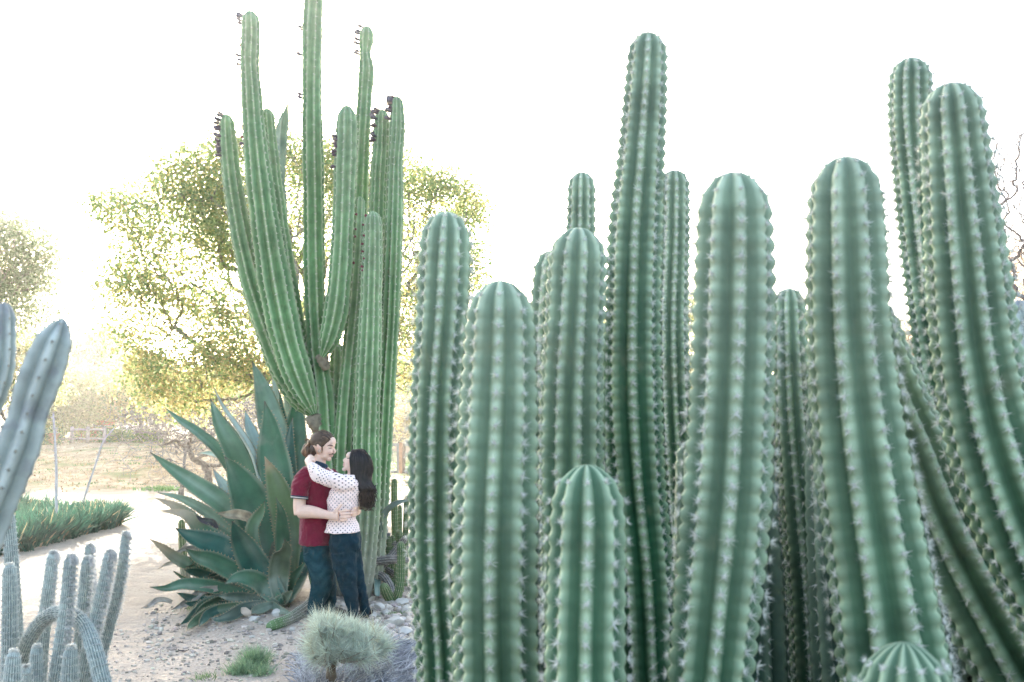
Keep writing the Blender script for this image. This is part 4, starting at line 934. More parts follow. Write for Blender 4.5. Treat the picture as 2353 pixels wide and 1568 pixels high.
# ------------------------------------------------------------------ agave
def agave_leaf(root, pts, wpx, Yb, Yt, roll=0., cup=.35, col=(.085, .165, .115), seed=0, tipbrown=0., name='leaf', mat_=None, wmax=.42, teeth=True, label=None, thick=.10, bend=0., under=None, basew=.62):
    """pts tip -> base in photo px. The blade is a thick channelled lance"""
    r = np.random.default_rng(2000+seed)
    pts = pts[::-1]; n = len(pts); Ys = np.linspace(0, 1, n)**1.2*(Yt-Yb)+Yb
    Ys = np.array([min(y_, 3945./(p[1]-998)) if p[1] > 1100 else y_ for p, y_ in zip(pts, Ys)])   # never under the gravel
    A = np.array([P(p[0], p[1], y_) for p, y_ in zip(pts, Ys)])
    m_ = 36; C = spline(A, m_); t = np.linspace(0, 1, m_)
    C = C + (np.array((0, 0, 1))*np.sin(t*7+seed)[:, None]*.004)
    wm = wpx*(Yb+Yt)/2/F_
    prof = np.where(t < wmax, basew+(1-basew)*np.sin(t/wmax*math.pi/2), np.cos(np.clip((t-wmax)/(1-wmax), 0, 1)**1.25*math.pi/2))
    prof = np.maximum(prof, .02)
    T = nrm(np.gradient(C, axis=0)); view = nrm(C-np.array((0, 0, CAM_Z)))
    Wd = nrm(np.cross(T, view)); Nn = np.cross(Wd, T)           # Nn towards/away from the camera
    Nn = np.where((Nn*view).sum(1)[:, None] > 0, -Nn, Nn)
    a = R_(roll) + .25*np.sin(t*3+seed)[:, None]*.6
    W2 = Wd*np.cos(a)+Nn*np.sin(a); N2 = np.cross(W2, T); N2 = np.where((N2*Nn).sum(1)[:, None] < 0, -N2, N2)
    K = 9; u = np.linspace(-1, 1, K); hw = wm/2*prof
    wave = .05*np.sin(t*22+seed)[:, None]*np.abs(u)[None, :]**2
    topv = C[:, None] + W2[:, None]*(u[None, :, None]*hw[:, None, None]) + N2[:, None]*(((u**2)[None, :]*cup + wave)*hw[:, None])[..., None]
    th = thick*hw[:, None]*(1-u[None, :]**2*.85)*(1-.5*t[:, None]) + .004
    bot = topv - N2[:, None]*th[..., None]*1.6
    ring = np.concatenate([topv, bot[:, ::-1]], 1); M_ = 2*K
    V = ring.reshape(-1, 3)
    i = np.arange(m_-1)[:, None]*M_; j = np.arange(M_)[None, :]; k = (j+1) % M_
    Q = np.stack([i+j, i+k, i+M_+k, i+M_+j], -1).reshape(-1, 4)
    col = np.array(col)
    uu = np.concatenate([u, u[::-1]])
    cc = np.ones((m_, M_, 1))*col
    margin = np.clip((np.abs(uu)-.86)/.14, 0, 1)[None, :, None]
    cc = cc*(1-margin*.5)+np.array((.30, .30, .22))*margin*.5
    bl = (.5+.5*np.sin(t*9+seed))[:, None, None]*.34*np.exp(-((uu[None, :, None]-.35*math.sin(seed*1.7))/.38)**2)
    cc = cc*(1-bl)+np.array((.34, .42, .36))*bl              # waxy bloom
    cc = cc*(1+.08*np.sin(uu*9+seed)[None, :, None])
    tb = np.clip((t-(1-tipbrown))/max(tipbrown, .02)*1.6, 0, 1)[:, None, None] if tipbrown else np.clip((t-.965)/.02, 0, 1)[:, None, None]
    cc = cc*(1-tb)+(np.array((.40, .32, .22)) if tipbrown else np.array((.10, .07, .06)))*tb
    o = hang(mesh(name, V, Q, mat_ or M_agave, None, True, cc.reshape(-1, 3)), root)
    if label: o['label'] = label
    if teeth:
        b = B(); nt_ = max(8, int(np.linalg.norm(C[-1]-C[0])/.05)); 
        for sgn in (-1, 1):
            tk = np.linspace(.18, .93, nt_) + r.normal(0, .003, nt_); E = topv[:, 0 if sgn < 0 else -1]
            p = np.stack([np.interp(tk, t, E[:, c_]) for c_ in range(3)], 1); T_ = np.stack([np.interp(tk, t, T[:, c_]) for c_ in range(3)], 1); W_ = np.stack([np.interp(tk, t, W2[:, c_]) for c_ in range(3)], 1)*sgn
            N_ = np.stack([np.interp(tk, t, N2[:, c_]) for c_ in range(3)], 1)
            hh = .018; ww = .008
            Vt = np.stack([p-T_*ww-W_*.003, p+T_*ww-W_*.003, p-N_*.005-W_*.003, p+W_*hh+T_*.004], 1).reshape(-1, 3); k_ = np.arange(nt_)[:, None]*4
            b.add(Vt, np.concatenate([k_+[0, 1, 3], k_+[1, 2, 3], k_+[2, 0, 3]]), (.36, .30, .20))
        o2 = b.build('teeth', M_spine, None, False); o2['kind'] = 'stuff'
        o2.parent = o; 
        l = Vector(root.location); me = o2.data; n_ = len(me.vertices); q = np.empty(n_*3, np.float32); me.vertices.foreach_get('co', q); q = q.reshape(-1, 3)-np.array(l, np.float32); me.vertices.foreach_set('co', q.ravel())
    return o
ag = root_at('agave', tuple(gp(645, 11.1)), 'huge blue green agave with broad toothed leaves left of the couple', 'agave')
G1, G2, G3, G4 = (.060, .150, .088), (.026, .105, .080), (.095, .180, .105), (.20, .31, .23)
PALE = (.34, .40, .36)
LV = [ # tip->base pts, width px, Yb, Yt, roll, cup, col, tipbrown
 ([(483, 917), (503, 970), (530, 1020), (560, 1090), (620, 1240)], 58, 11.2, 11.4, 15, .3, G3, 0),
 ([(377, 936), (410, 965), (450, 992), (505, 1044), (540, 1100), (610, 1250)], 30, 11.3, 11.8, 30, .5, G3, 0),
 ([(345, 1040), (390, 1075), (444, 1112), (509, 1157), (560, 1210), (625, 1310)], 46, 11.0, 10.7, 20, .35, G3, 0),
 ([(579, 830), (598, 880), (612, 930), (630, 1000), (655, 1270)], 62, 11.4, 11.9, 15, .4, (.12, .20, .14), 0),
 ([(608, 921), (620, 975), (628, 1040), (640, 1120), (655, 1290)], 78, 11.1, 11.0, -10, .35, G1, 0),
 ([(517, 1050), (535, 1080), (560, 1130), (590, 1200), (640, 1320)], 94, 10.9, 10.5, 12, .35, G1, 0),
 ([(608, 1050), (625, 1085), (645, 1140), (660, 1200), (668, 1320)], 62, 10.8, 10.4, -18, .4, (.12, .19, .09), .16),
 ([(492, 891), (508, 930), (541, 980), (578, 1044), (598, 1110), (645, 1280)], 30, 11.0, 11.0, 62, .5, PALE, 0),
 ([(563, 941), (570, 975), (582, 1010), (600, 1060), (650, 1260)], 42, 11.4, 11.8, 30, .4, (.26, .35, .34), 0),
 ([(625, 837), (629, 880), (634, 930), (645, 1000), (662, 1240)], 28, 11.6, 12.0, 40, .5, PALE, 0),
 ([(690, 880), (684, 940), (680, 1010), (680, 1100), (675, 1290)], 62, 11.4, 11.7, -15, .35, G1, 0),
 ([(641, 897), (646, 935), (650, 980), (655, 1060), (665, 1260)], 28, 11.5, 11.7, 20, .5, G2, 0),
 ([(672, 960), (666, 1010), (665, 1080), (668, 1180), (668, 1300)], 44, 11.2, 11.3, -30, .4, G2, 0),
 ([(455, 1042), (485, 1044), (512, 1056), (545, 1085), (600, 1200)], 22, 11.5, 12.2, 40, .5, G4, 0),
 ([(489, 1079), (505, 1105), (525, 1135), (560, 1180), (615, 1280)], 36, 11.3, 11.6, 30, .4, PALE, 0),
 ([(362, 1132), (400, 1142), (444, 1162), (498, 1197), (560, 1250), (620, 1320)], 30, 11.1, 11.0, 40, .5, (.20, .27, .19), 0),
 ([(356, 1143), (385, 1156), (415, 1172), (455, 1208), (509, 1235), (570, 1280), (630, 1345)], 38, 10.9, 10.5, 25, .4, G3, .30),
 ([(368, 1173), (400, 1176), (430, 1186), (455, 1215), (500, 1245), (560, 1290), (630, 1350)], 40, 10.8, 10.4, 20, .4, G1, .36),
 ([(404, 1214), (425, 1228), (455, 1241), (509, 1262), (563, 1305), (635, 1365)], 60, 10.7, 10.1, 18, .35, G2, 0),
 ([(427, 1262), (450, 1278), (487, 1290), (541, 1318), (625, 1372)], 44, 10.6, 9.9, 10, .35, G1, 0),
 ([(345, 1350), (380, 1354), (420, 1344), (470, 1347), (552, 1366), (645, 1388)], 34, 10.6, 9.8, 25, .4, G1, 0),
 ([(533, 1199), (548, 1225), (568, 1260), (600, 1315), (645, 1385)], 66, 10.5, 10.0, -15, .35, G2, 0),
 ([(608, 1152), (602, 1180), (588, 1212), (590, 1250), (620, 1330)], 42, 10.6, 10.2, -35, .55, G3, 0),
 ([(654, 1238), (656, 1262), (645, 1285), (640, 1325), (643, 1385)], 46, 10.4, 10.0, 10, .35, (.10, .14, .09), 0),
 ([(634, 1143), (646, 1175), (650, 1215), (652, 1260), (652, 1350)], 34, 10.7, 10.3, -20, .45, G1, 0),
 ([(703, 1290), (690, 1308), (672, 1331), (658, 1355), (645, 1388)], 26, 10.6, 10.3, -20, .4, G1, 0),
 ([(673, 1359), (664, 1372), (650, 1383), (635, 1388), (615, 1386)], 28, 10.4, 9.9, -45, .6, (.13, .17, .11), 0),
 ([(407, 1363), (430, 1374), (455, 1382), (500, 1384), (590, 1384)], 24, 10.6, 9.8, 20, .4, G2, 0),
 ([(422, 1385), (450, 1390), (480, 1390), (520, 1384), (600, 1384)], 20, 10.6, 9.7, 10, .4, G2, 0),
 ([(412, 1436), (430, 1424), (448, 1408), (476, 1390), (580, 1384)], 22, 10.6, 9.6, -20, .4, G2, 0),
 ([(427, 1450), (440, 1434), (460, 1420), (498, 1402), (563, 1392), (630, 1388)], 24, 10.5, 9.3, -15, .4, G3, .12),
 ([(457, 1441), (466, 1424), (480, 1410), (520, 1396), (590, 1386)], 20, 10.5, 9.4, -25, .4, G2, 0),
 ([(483, 1420), (498, 1424), (520, 1418), (560, 1400), (610, 1388)], 26, 10.4, 9.6, 0, .3, (.05, .09, .07), 0),
 ([(345, 1240), (370, 1258), (398, 1280), (440, 1302), (490, 1325), (580, 1370)], 32, 10.8, 10.2, 25, .4, G3, .42),
 ([(397, 1312), (410, 1322), (425, 1330), (445, 1333), (470, 1335)], 7, 10.8, 10.4, 0, .4, G1, 0),
 ([(420, 1307), (438, 1314), (460, 1320), (500, 1335), (580, 1372)], 24, 10.8, 10.1, 15, .4, G2, 0),
 ([(433, 1279), (448, 1292), (470, 1303), (510, 1325), (590, 1370)], 22, 10.9, 10.4, 25, .4, G1, 0),
 ([(517, 1342), (545, 1330), (580, 1335), (605, 1352), (640, 1388)], 46, 10.4, 9.9, 20, .4, G1, 0),
 ([(498, 1370), (525, 1372), (560, 1376), (600, 1384), (640, 1392)], 28, 10.4, 9.8, 10, .4, (.07, .11, .08), 0),
 ([(722, 1110), (712, 1160), (695, 1225), (672, 1300), (650, 1380)], 74, 11.1, 11.4, -12, .35, G1, 0),
 ([(740, 1190), (725, 1240), (700, 1290), (680, 1330), (655, 1385)], 44, 11.0, 11.3, -15, .35, G2, 0),
 ([(560, 1120), (580, 1180), (600, 1240), (620, 1300), (645, 1370)], 70, 11.2, 11.3, 10, .3, G2, 0),
 ([(640, 1050), (648, 1120), (655, 1200), (655, 1300), (650, 1380)], 70, 11.5, 11.6, 5, .3, G2, 0),
 ([(475, 1250), (510, 1280), (545, 1310), (580, 1340), (640, 1380)], 50, 11.1, 11.0, 12, .3, G2, 0),
 ([(470, 1310), (510, 1325), (545, 1345), (580, 1362), (640, 1388)], 44, 10.9, 10.6, 12, .3, (.05, .10, .07), 0),
 ([(578, 1412), (590, 1402), (602, 1398), (615, 1394), (630, 1390)], 22, 10.3, 9.7, 10, .3, (.15, .20, .15), 0),
 ([(680, 1412), (665, 1410), (650, 1405), (635, 1396), (625, 1390)], 16, 10.3, 9.7, 10, .3, (.13, .18, .13), 0),
]
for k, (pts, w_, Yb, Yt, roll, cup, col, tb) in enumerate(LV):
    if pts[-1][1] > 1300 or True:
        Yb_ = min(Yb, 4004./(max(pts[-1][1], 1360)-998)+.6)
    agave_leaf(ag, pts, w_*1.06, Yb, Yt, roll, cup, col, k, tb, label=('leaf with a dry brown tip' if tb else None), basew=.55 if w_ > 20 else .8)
rl = np.random.default_rng(17)
for k in range(26):
    left = k < 18
    bx_, by_ = rl.uniform(590, 640), rl.uniform(1350, 1388)
    tx = rl.uniform(395, 520) if left else rl.uniform(600, 720); ty = rl.uniform(1215, 1445) if left else rl.uniform(1180, 1390)
    mx_, my_ = bx_*.45+tx*.55+rl.uniform(-8, 8), by_*.45+ty*.55-rl.uniform(4, 24)*(1 if left else .3)
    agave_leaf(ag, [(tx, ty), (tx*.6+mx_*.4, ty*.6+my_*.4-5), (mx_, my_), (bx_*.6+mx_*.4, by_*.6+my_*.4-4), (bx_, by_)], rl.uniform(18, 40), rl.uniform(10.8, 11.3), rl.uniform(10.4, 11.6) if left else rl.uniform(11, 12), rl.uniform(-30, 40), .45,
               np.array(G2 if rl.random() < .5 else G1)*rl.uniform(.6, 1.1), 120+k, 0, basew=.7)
WITH = [([(498, 1180), (520, 1184), (552, 1186), (575, 1196), (592, 1214)], 26, 10.7, 10.3, (.34, .27, .18), 'withered brown curled leaf'),
        ([(397, 1281), (415, 1266), (444, 1262), (480, 1268), (545, 1290)], 16, 11.0, 10.7, (.24, .22, .20), 'withered grey leaf'),
        ([(362, 1308), (378, 1300), (400, 1290), (412, 1270), (430, 1250)], 9, 11.2, 11.0, (.32, .27, .22), 'thin withered leaf'),
        ([(450, 1183), (462, 1196), (475, 1200), (488, 1202), (500, 1220)], 16, 10.8, 10.5, (.12, .11, .12), 'dark shrivelled leaf'),
        ([(395, 1400), (420, 1392), (445, 1378), (465, 1360), (500, 1352)], 20, 10.4, 9.9, (.33, .30, .26), 'grey dead leaf near the ground'),
        ([(325, 1398), (345, 1392), (362, 1382), (378, 1380), (395, 1384)], 13, 10.2, 10.0, (.36, .32, .28), 'dead leaf lying on the path edge')]
for k, (pts, w_, Yb, Yt, col, lab) in enumerate(WITH):
    agave_leaf(ag, pts, w_, Yb, Yt, 20, .7, col, 70+k, 0, name='dry_leaf', mat_=M_dry, teeth=False, label=lab)
b = B(); q = gp(640, 11.0); add_tube(b, spline(np.array([q-(0, 0, .1), q+(0, 0, .15), q+(.02, 0, .45), q+(.02, 0, .7)]), 10), np.linspace(.24, .10, 10), 14, (.16, .17, .12)); hang(b.build('core', M_bark), ag)
# the second agave whose tips rise behind the cactus, and the lone grey leaf by the small bed
a2 = root_at('tall_agave', tuple(gp(668, 12.6)), 'tall pale agave tips rising behind the leaning cactus arms', 'agave')
for k, (pts, w_, roll, col) in enumerate([([(662, 232), (655, 270), (646, 310), (640, 360), (640, 460)], 34, 10, (.22, .31, .26)), ([(657, 330), (650, 360), (644, 400), (642, 440), (646, 520)], 22, 15, (.20, .30, .26)),
      ([(650, 250), (642, 290), (636, 340), (636, 400), (642, 520)], 26, -30, (.26, .34, .30)), ([(645, 380), (648, 430), (650, 480), (655, 560)], 20, 20, (.18, .27, .22))]):
    agave_leaf(a2, pts, w_, 12.4, 12.1, roll, .4, col, 90+k, 0, teeth=False, basew=.4)
b = B(); add_tube(b, spline(np.array([gp(668, 12.6), P(665, 900, 12.6), P(655, 600, 12.5), P(644, 480, 12.4)]), 16), np.linspace(.10, .05, 16), 10, (.20, .26, .18)); hang(b.build('stalk', M_agave), a2)
a3 = root_at('aloe', tuple(gp(872, 11.3)), 'arching grey green succulent leaf above the small cactus bed', 'agave')
agave_leaf(a3, [(950, 1150), (925, 1152), (902, 1160), (884, 1178), (870, 1205), (866, 1270)], 15, 11.2, 10.6, 10, .3, (.22, .30, .30), 95, 0, teeth=False, basew=.7)
agave_leaf(a3, [(873, 1190), (877, 1215), (874, 1245), (868, 1300), (866, 1370)], 16, 11.2, 10.9, 10, .3, (.12, .19, .16), 96, 0, teeth=False, basew=.7)

# ------------------------------------------------------------------ green strappy bed, left
r = np.random.default_rng(31)
b = B()
rc = []
while len(rc) < 420:
    px = r.uniform(-90, 262); f = max(px, 0)/265
    x, y = scat(r, px, px+.01, 1168+34*f, 1280-70*f); rc.append((x, y))
rc = np.array(rc); n = 420*40
rose = r.integers(0, 420, n)
bx = rc[rose, 0]+r.normal(0, .06, n); by = rc[rose, 1]+r.normal(0, .08, n)
tl = np.random.default_rng(4).normal(0, .25, (420, 2))[rose]
d = np.stack([r.normal(.1, .38, n)+tl[:, 0], r.normal(0, .38, n)+tl[:, 1], np.full(n, 1.0)], 1)
ln = r.uniform(.30, .62, n)*np.random.default_rng(3).uniform(.6, 1.25, 420)[rose]; base = np.stack([bx, by, ground_z(bx, by)], 1)
c = np.array((.032, .085, .058))*r.uniform(.5, 1.8, (n, 1)); dry = r.random(n) < .05; c[dry] = (.34, .28, .17)
V, F, cc = blades(base, d, ln, .04, r, (0, 0, -.22), 3, c, c*1.25); b.add(V, F, cc)
bed = tag(b.build('strappy_groundcover', M_blade), 'oval bed of strappy dark green leaves beside the path', kind='stuff')
# dry leaves in the bed
rt = root_at('dry_rosette', tuple(gp(133, 17.6)), 'dead straw coloured rosette leaning out of the strappy bed', 'plant')
q = np.array(gp(133, 17.6)); n = 46; d = r.normal(0, .8, (n, 3)); d[:, 2] = np.abs(d[:, 2])*.6+.35; d[:, 1] -= .4
V, F, cc = blades(np.tile(q+(0, 0, .1), (n, 1)), d, r.uniform(.3, .62, n), .05, r, (0, 0, -.3), 4, np.tile((.50, .42, .30), (n, 1))*r.uniform(.7, 1.15, (n, 1))); hang(mesh('dry_leaves', V, F, M_dry, None, True, cc), rt)
for pts, Y, lab in (([(122, 952), (126, 1010), (129, 1080), (129, 1140), (130, 1205)], 18.0, 'upright bare grey flower stalk in the strappy bed'), ([(262, 985), (240, 1010), (222, 1060), (205, 1110), (188, 1160)], 20.5, 'leaning bare grey flower stalk arching to the right')):
    C = spline(path3(pts, Y), 30); C[:, 2] = np.maximum(C[:, 2], GZ(C[-1, 0], C[-1, 1])-.05); rt = root_at('flower_stalk', (C[-1][0], C[-1][1], GZ(C[-1][0], C[-1][1])), lab, 'flower stalk')
    C[-1, 2] = GZ(C[-1, 0], C[-1, 1])-.03
    b = B(); add_tube(b, C, np.linspace(.016, .03, 30)*(1 if Y < 19 else .8), 7, (.42, .41, .42)); hang(b.build('stalk', M_wood), rt)
    i_ = r.integers(0, 14, 70); V, F, cc = blades(C[i_], nrm(r.normal(0, 1, (70, 3))+(0, 0, .6)), .06, .02, r, (0, 0, 0), 2, np.tile((.36, .34, .34), (70, 1))); o = hang(mesh('seed_husks', V, F, M_dry, None, True, cc), rt); o['kind'] = 'stuff'

# ------------------------------------------------------------------ feathery shrub in front of the couple
Ys = 6.9
base = np.array(gp(772, Ys)); sh = root_at('feathery_shrub', tuple(base), 'pale green needle leaved shrub on a short trunk at the feet of the couple', 'shrub')
r = np.random.default_rng(51)
b = B(); C = spline(np.array([base-(0, 0, .05), base+(.005, 0, .08), base+(.0, 0, .17), base+(.01, 0, .25)]), 12); add_tube(b, C, np.linspace(.036, .03, 12)*r.uniform(.85, 1.15, 12), 10, (.17, .14, .11)); 
hub = C[-1]
tips = []
LOBES = [(748, 1440, 36, 30, -.12, 26), (715, 1478, 26, 24, 0, 12), (800, 1458, 34, 28, .1, 22), (850, 1466, 30, 24, .0, 18), (888, 1492, 24, 20, -.05, 12), (780, 1495, 40, 18, -.2, 14), (835, 1505, 40, 14, -.15, 12), (730, 1508, 24, 14, -.1, 8)]
for (lx, ly, lrx, lrz, ld, ln_) in LOBES:
    lx, ly, lrx, lrz = 795+(lx-795)*.93, 1492+(ly-1492)*.95, lrx*.85, lrz*.8
    for k in range(ln_):
        a = r.uniform(0, 2*math.pi); q = r.random()**.5
        tips.append(P(lx+lrx*q*math.cos(a), ly+lrz*q*math.sin(a), Ys+ld+r.normal(0, .09)))
tips = np.array(tips); tips[:, 2] = np.maximum(tips[:, 2], .12)
Cn = []
for tp in tips:
    mid = hub*.5+tp*.5 + (0, 0, -.03)+r.normal(0, .015, 3); Cc = spline(np.array([hub+r.normal(0, .01, 3), mid, tp]), 7); add_tube(b, Cc, np.linspace(.010, .003, 7), 5, (.30, .28, .24)); Cn.append(Cc)
hang(b.build('trunk', M_bark), sh)
b = B()
for tp, Cc in zip(tips, Cn):
    nN = 120; tdir = nrm(nrm(tp-hub)+np.array((0, 0, .7)))
    s_ = r.random(nN)**.6; pos = Cc[3]*(1-s_[:, None])+tp*s_[:, None]
    dd = nrm(tdir*.7 + r.normal(0, .62, (nN, 3))+(0, 0, .15)); 
    ln = r.uniform(.05, .17, nN); lo = r.random(nN) < .03; ln[lo] *= 1.5
    c = np.array((.52, .60, .52))*r.uniform(.65, 1.3, (nN, 1)); c[r.random(nN) < .12] = (.46, .44, .32)
    V, F, cc = blades(pos, dd, ln, .0038, r, (0, 0, -.06), 2, c); b.add(V, F, cc)
o = hang(b.build('needles', M_blade), sh); o['kind'] = 'stuff'
# a few upright shoots
b = B(); n = 40; tp = tips[r.integers(0, len(tips), n)]
V, F, cc = blades(tp, np.tile((0, 0, 1.), (n, 1))+r.normal(0, .25, (n, 3)), r.uniform(.10, .2, n), .007, r, (0, 0, 0), 3, np.tile((.44, .44, .32), (n, 1))); b.add(V, F, cc); o = hang(b.build('shoots', M_blade), sh); o['kind'] = 'stuff'
# little tuft further left
tf = root_at('grass_tuft', tuple(gp(580, 7.4)), 'small soft green tuft on the sand left of the feathery shrub', 'plant')
b = B(); n = 1500
for (px, py, nn, s_) in ((585, 1530, 900, 1.), (552, 1548, 500, .7), (600, 1550, 300, .6)):
    x, y = scat(np.random.default_rng(1), px, px+.01, py, py+.01); 
    q = np.array((x, y, 0.0)); base = q + r.normal(0, .045, (nn, 3))*(1, 1, 0); d = r.normal(0, .6, (nn, 3)); d[:, 2] = 1
    V, F, cc = blades(base, d, r.uniform(.08, .22, nn)*s_, .0045, r, (0, 0, -.12), 3, np.array((.20, .30, .17))*r.uniform(.7, 1.4, (nn, 1)), None); b.add(V, F, cc)
o = hang(b.build('blades', M_blade), tf); o['kind'] = 'stuff'
# grey dead twig mass under the shrub
r = np.random.default_rng(53); b = B()
for (px0, px1, py0, py1, n, ang, ln) in ((690, 760, 1525, 1600, 420, 2.0, .16), (790, 950, 1500, 1620, 1100, .55, .24), (690, 950, 1540, 1640, 500, 1.2, .2)):
    xy = np.array([scat(r, px0, px1, py0, py1) for _ in range(n)]); base = np.stack([xy[:, 0], xy[:, 1], r.uniform(.0, .07, n)], 1)
    a = r.normal(ang, .45, n); d = np.stack([np.cos(a), np.sin(a)*.6, r.uniform(.1, .55, n)], 1)
    B2 = base + nrm(d)*(r.uniform(.5, 1.2, n)*ln)[:, None]; mid = (base+B2)/2 + r.normal(0, .012, (n, 3))+(0, 0, .015)
    for (p, q, ra, rb) in ((base, mid, .0032, .0028), (mid, B2, .0028, .0014)):
        V, F = sticks(p, q, ra, rb, 4); b.add(V, F, np.repeat(np.array((.40, .41, .44))*r.uniform(.55, 1.25, (n, 1)), 8, 0))
tag(b.build('dead_twigs', M_bark), 'tangle of bleached grey twigs under the feathery shrub', kind='stuff')
# little weeds
b = B()
for (px, py) in ((460, 1415), (448, 1400), (600, 1396), (640, 1400), (925, 1505), (905, 1420), (470, 1560), (395, 1598), (930, 1418), (620, 1405)):
    x, y = scat(np.random.default_rng(1), px, px+.01, py, py+.01); tuft(b, x, y, 60, .07, .006, (.14, .24, .09), r, .05)
tag(b.build('weeds', M_blade), 'tiny green weeds sprouting in the gravel', kind='stuff')
rk = [(422, 1497, .035, (.08, .07, .07), 'dark crumpled leaf lying alone on the sand'), (265, 1590, .03, (.3, .2, .15), 'brown dry leaf on the sand near the torch stems')]
for px, py, s_, c, lab in rk:
    x, y = scat(np.random.default_rng(1), px, px+.01, py, py+.01); rr_ = np.random.default_rng(int(px)); u = np.linspace(-1, 1, 6); v_ = np.linspace(-1, 1, 5); U, V_ = np.meshgrid(u, v_)
    Z_ = .4*U**2 + rr_.normal(0, .12, U.shape)+.25; W_ = 1-np.abs(U)**2*.8; Vv = np.stack([U*s_*1.2, V_*W_*s_*.6, Z_*s_*.7], -1).reshape(-1, 3)
    j = np.arange(4)[:, None]*6; i_ = np.arange(5)[None]; Q = np.stack([j+i_, j+i_+1, j+i_+7, j+i_+6], -1).reshape(-1, 4)
    o = mesh('fallen_leaf', Vv, Q, M_dry, None, False, c); o.location = (x, y, GZ(x, y)+.004); md = o.modifiers.new('thick', 'SOLIDIFY'); md.thickness = .003; tag(o, lab, 'leaf')
# ------------------------------------------------------------------ the couple
M_skin = mat('skin', .5, noise=(.05, 30, 0), spec=.35)
M_skin.node_tree.nodes['Principled BSDF'].inputs['Subsurface Weight'].default_value = .15
M_skin.node_tree.nodes['Principled BSDF'].inputs['Subsurface Scale'].default_value = .01
M_skin.node_tree.nodes['Principled BSDF'].inputs['Subsurface Radius'].default_value = (1, .4, .2)
M_cloth = mat('knit_cloth', .85, noise=(.15, 12, 0), bump=(.7, 11, .05), sheen=.2, spec=.15)
M_denim = mat('denim', .8, noise=(.22, 7, 0), bump=(.8, 13, .05), spec=.2)
M_hair = mat('hair', .45, noise=(.35, 30, 0), bump=(.5, 150, .002), spec=.3)
M_dots = mat('dotted_blouse', .8, noise=(.04, 12, 0), bump=(.6, 16, .03), spec=.15, sheen=.2)
t = M_dots.node_tree; N = t.nodes; L = t.links; bsdf = N['Principled BSDF']
src = bsdf.inputs['Base Color'].links[0].from_socket
ua = N.new('ShaderNodeAttribute'); ua.attribute_name = 'cloth_uv'
vo = N.new('ShaderNodeTexVoronoi'); vo.inputs['Randomness'].default_value = 0.0; vo.inputs['Scale'].default_value = 1; vo.voronoi_dimensions = '2D'
mp = N.new('ShaderNodeMapping'); mp.inputs['Rotation'].default_value = (0, 0, R_(45)); mp.inputs['Scale'].default_value = (37, 37, 37)
L.new(ua.outputs['Vector'], mp.inputs[0]); L.new(mp.outputs[0], vo.inputs['Vector'])
r1 = N.new('ShaderNodeMapRange'); r1.inputs['From Min'].default_value = .16; r1.inputs['From Max'].default_value = .23; r1.inputs['To Min'].default_value = 1; r1.inputs['To Max'].default_value = 0
L.new(vo.outputs['Distance'], r1.inputs['Value'])
mi = N.new('ShaderNodeMix'); mi.data_type = 'RGBA'; L.new(r1.outputs[0], mi.inputs['Factor']); L.new(src, mi.inputs['A']); mi.inputs['B'].default_value = (.03, .015, .035, 1)
L.new(mi.outputs['Result'], bsdf.inputs['Base Color'])

YM, YW = 9.68, 9.52
SP = 9.6/F_*.9412           # metres per photo pixel at the couple
def Q3(px, py, Y0, d=0): return O(px, py, Y0 + d*SP)
def ell(b, c, rad, Y0, rot=0, n=(12, 16)):
    """c: (px, py, depth px); rad: (rx, rz, rdepth) px; rot degrees in the picture plane (counter-clockwise)"""
    o = Q3(c[0], c[1], Y0, c[2]); th = np.linspace(0, math.pi, n[0]); ph = np.linspace(0, 2*math.pi, n[1], endpoint=False)
    T_, Pp = np.meshgrid(th, ph, indexing='ij')
    v = np.stack([np.sin(T_)*np.cos(Pp)*rad[0], np.sin(T_)*np.sin(Pp)*rad[2], np.cos(T_)*rad[1]], -1).reshape(-1, 3)*SP
    a = R_(rot); R3 = np.array([[math.cos(a), 0, -math.sin(a)], [0, 1, 0], [math.sin(a), 0, math.cos(a)]]); v = v@R3.T + o
    i = np.arange(n[0]-1)[:, None]*n[1]; j = np.arange(n[1])[None, :]; k = (j+1) % n[1]
    b.add(v, np.stack([i+j, i+n[1]+j, i+n[1]+k, i+k], -1).reshape(-1, 4))
def chain(b, pts, Y0, k=16, n=14, up=(0, -1, 0)):
    """pts: (px, py, d, half width px, half depth px)"""
    A = np.array([list(Q3(p[0], p[1], Y0, p[2])) + [p[3]*SP, (p[4] if len(p) > 4 else p[3])*SP] for p in pts])
    D = spline(A, k) if len(A) > 2 else spline(A, k)
    add_tube(b, D[:, :3], None, n, up=up, ab=np.maximum(D[:, 3:5], .001))
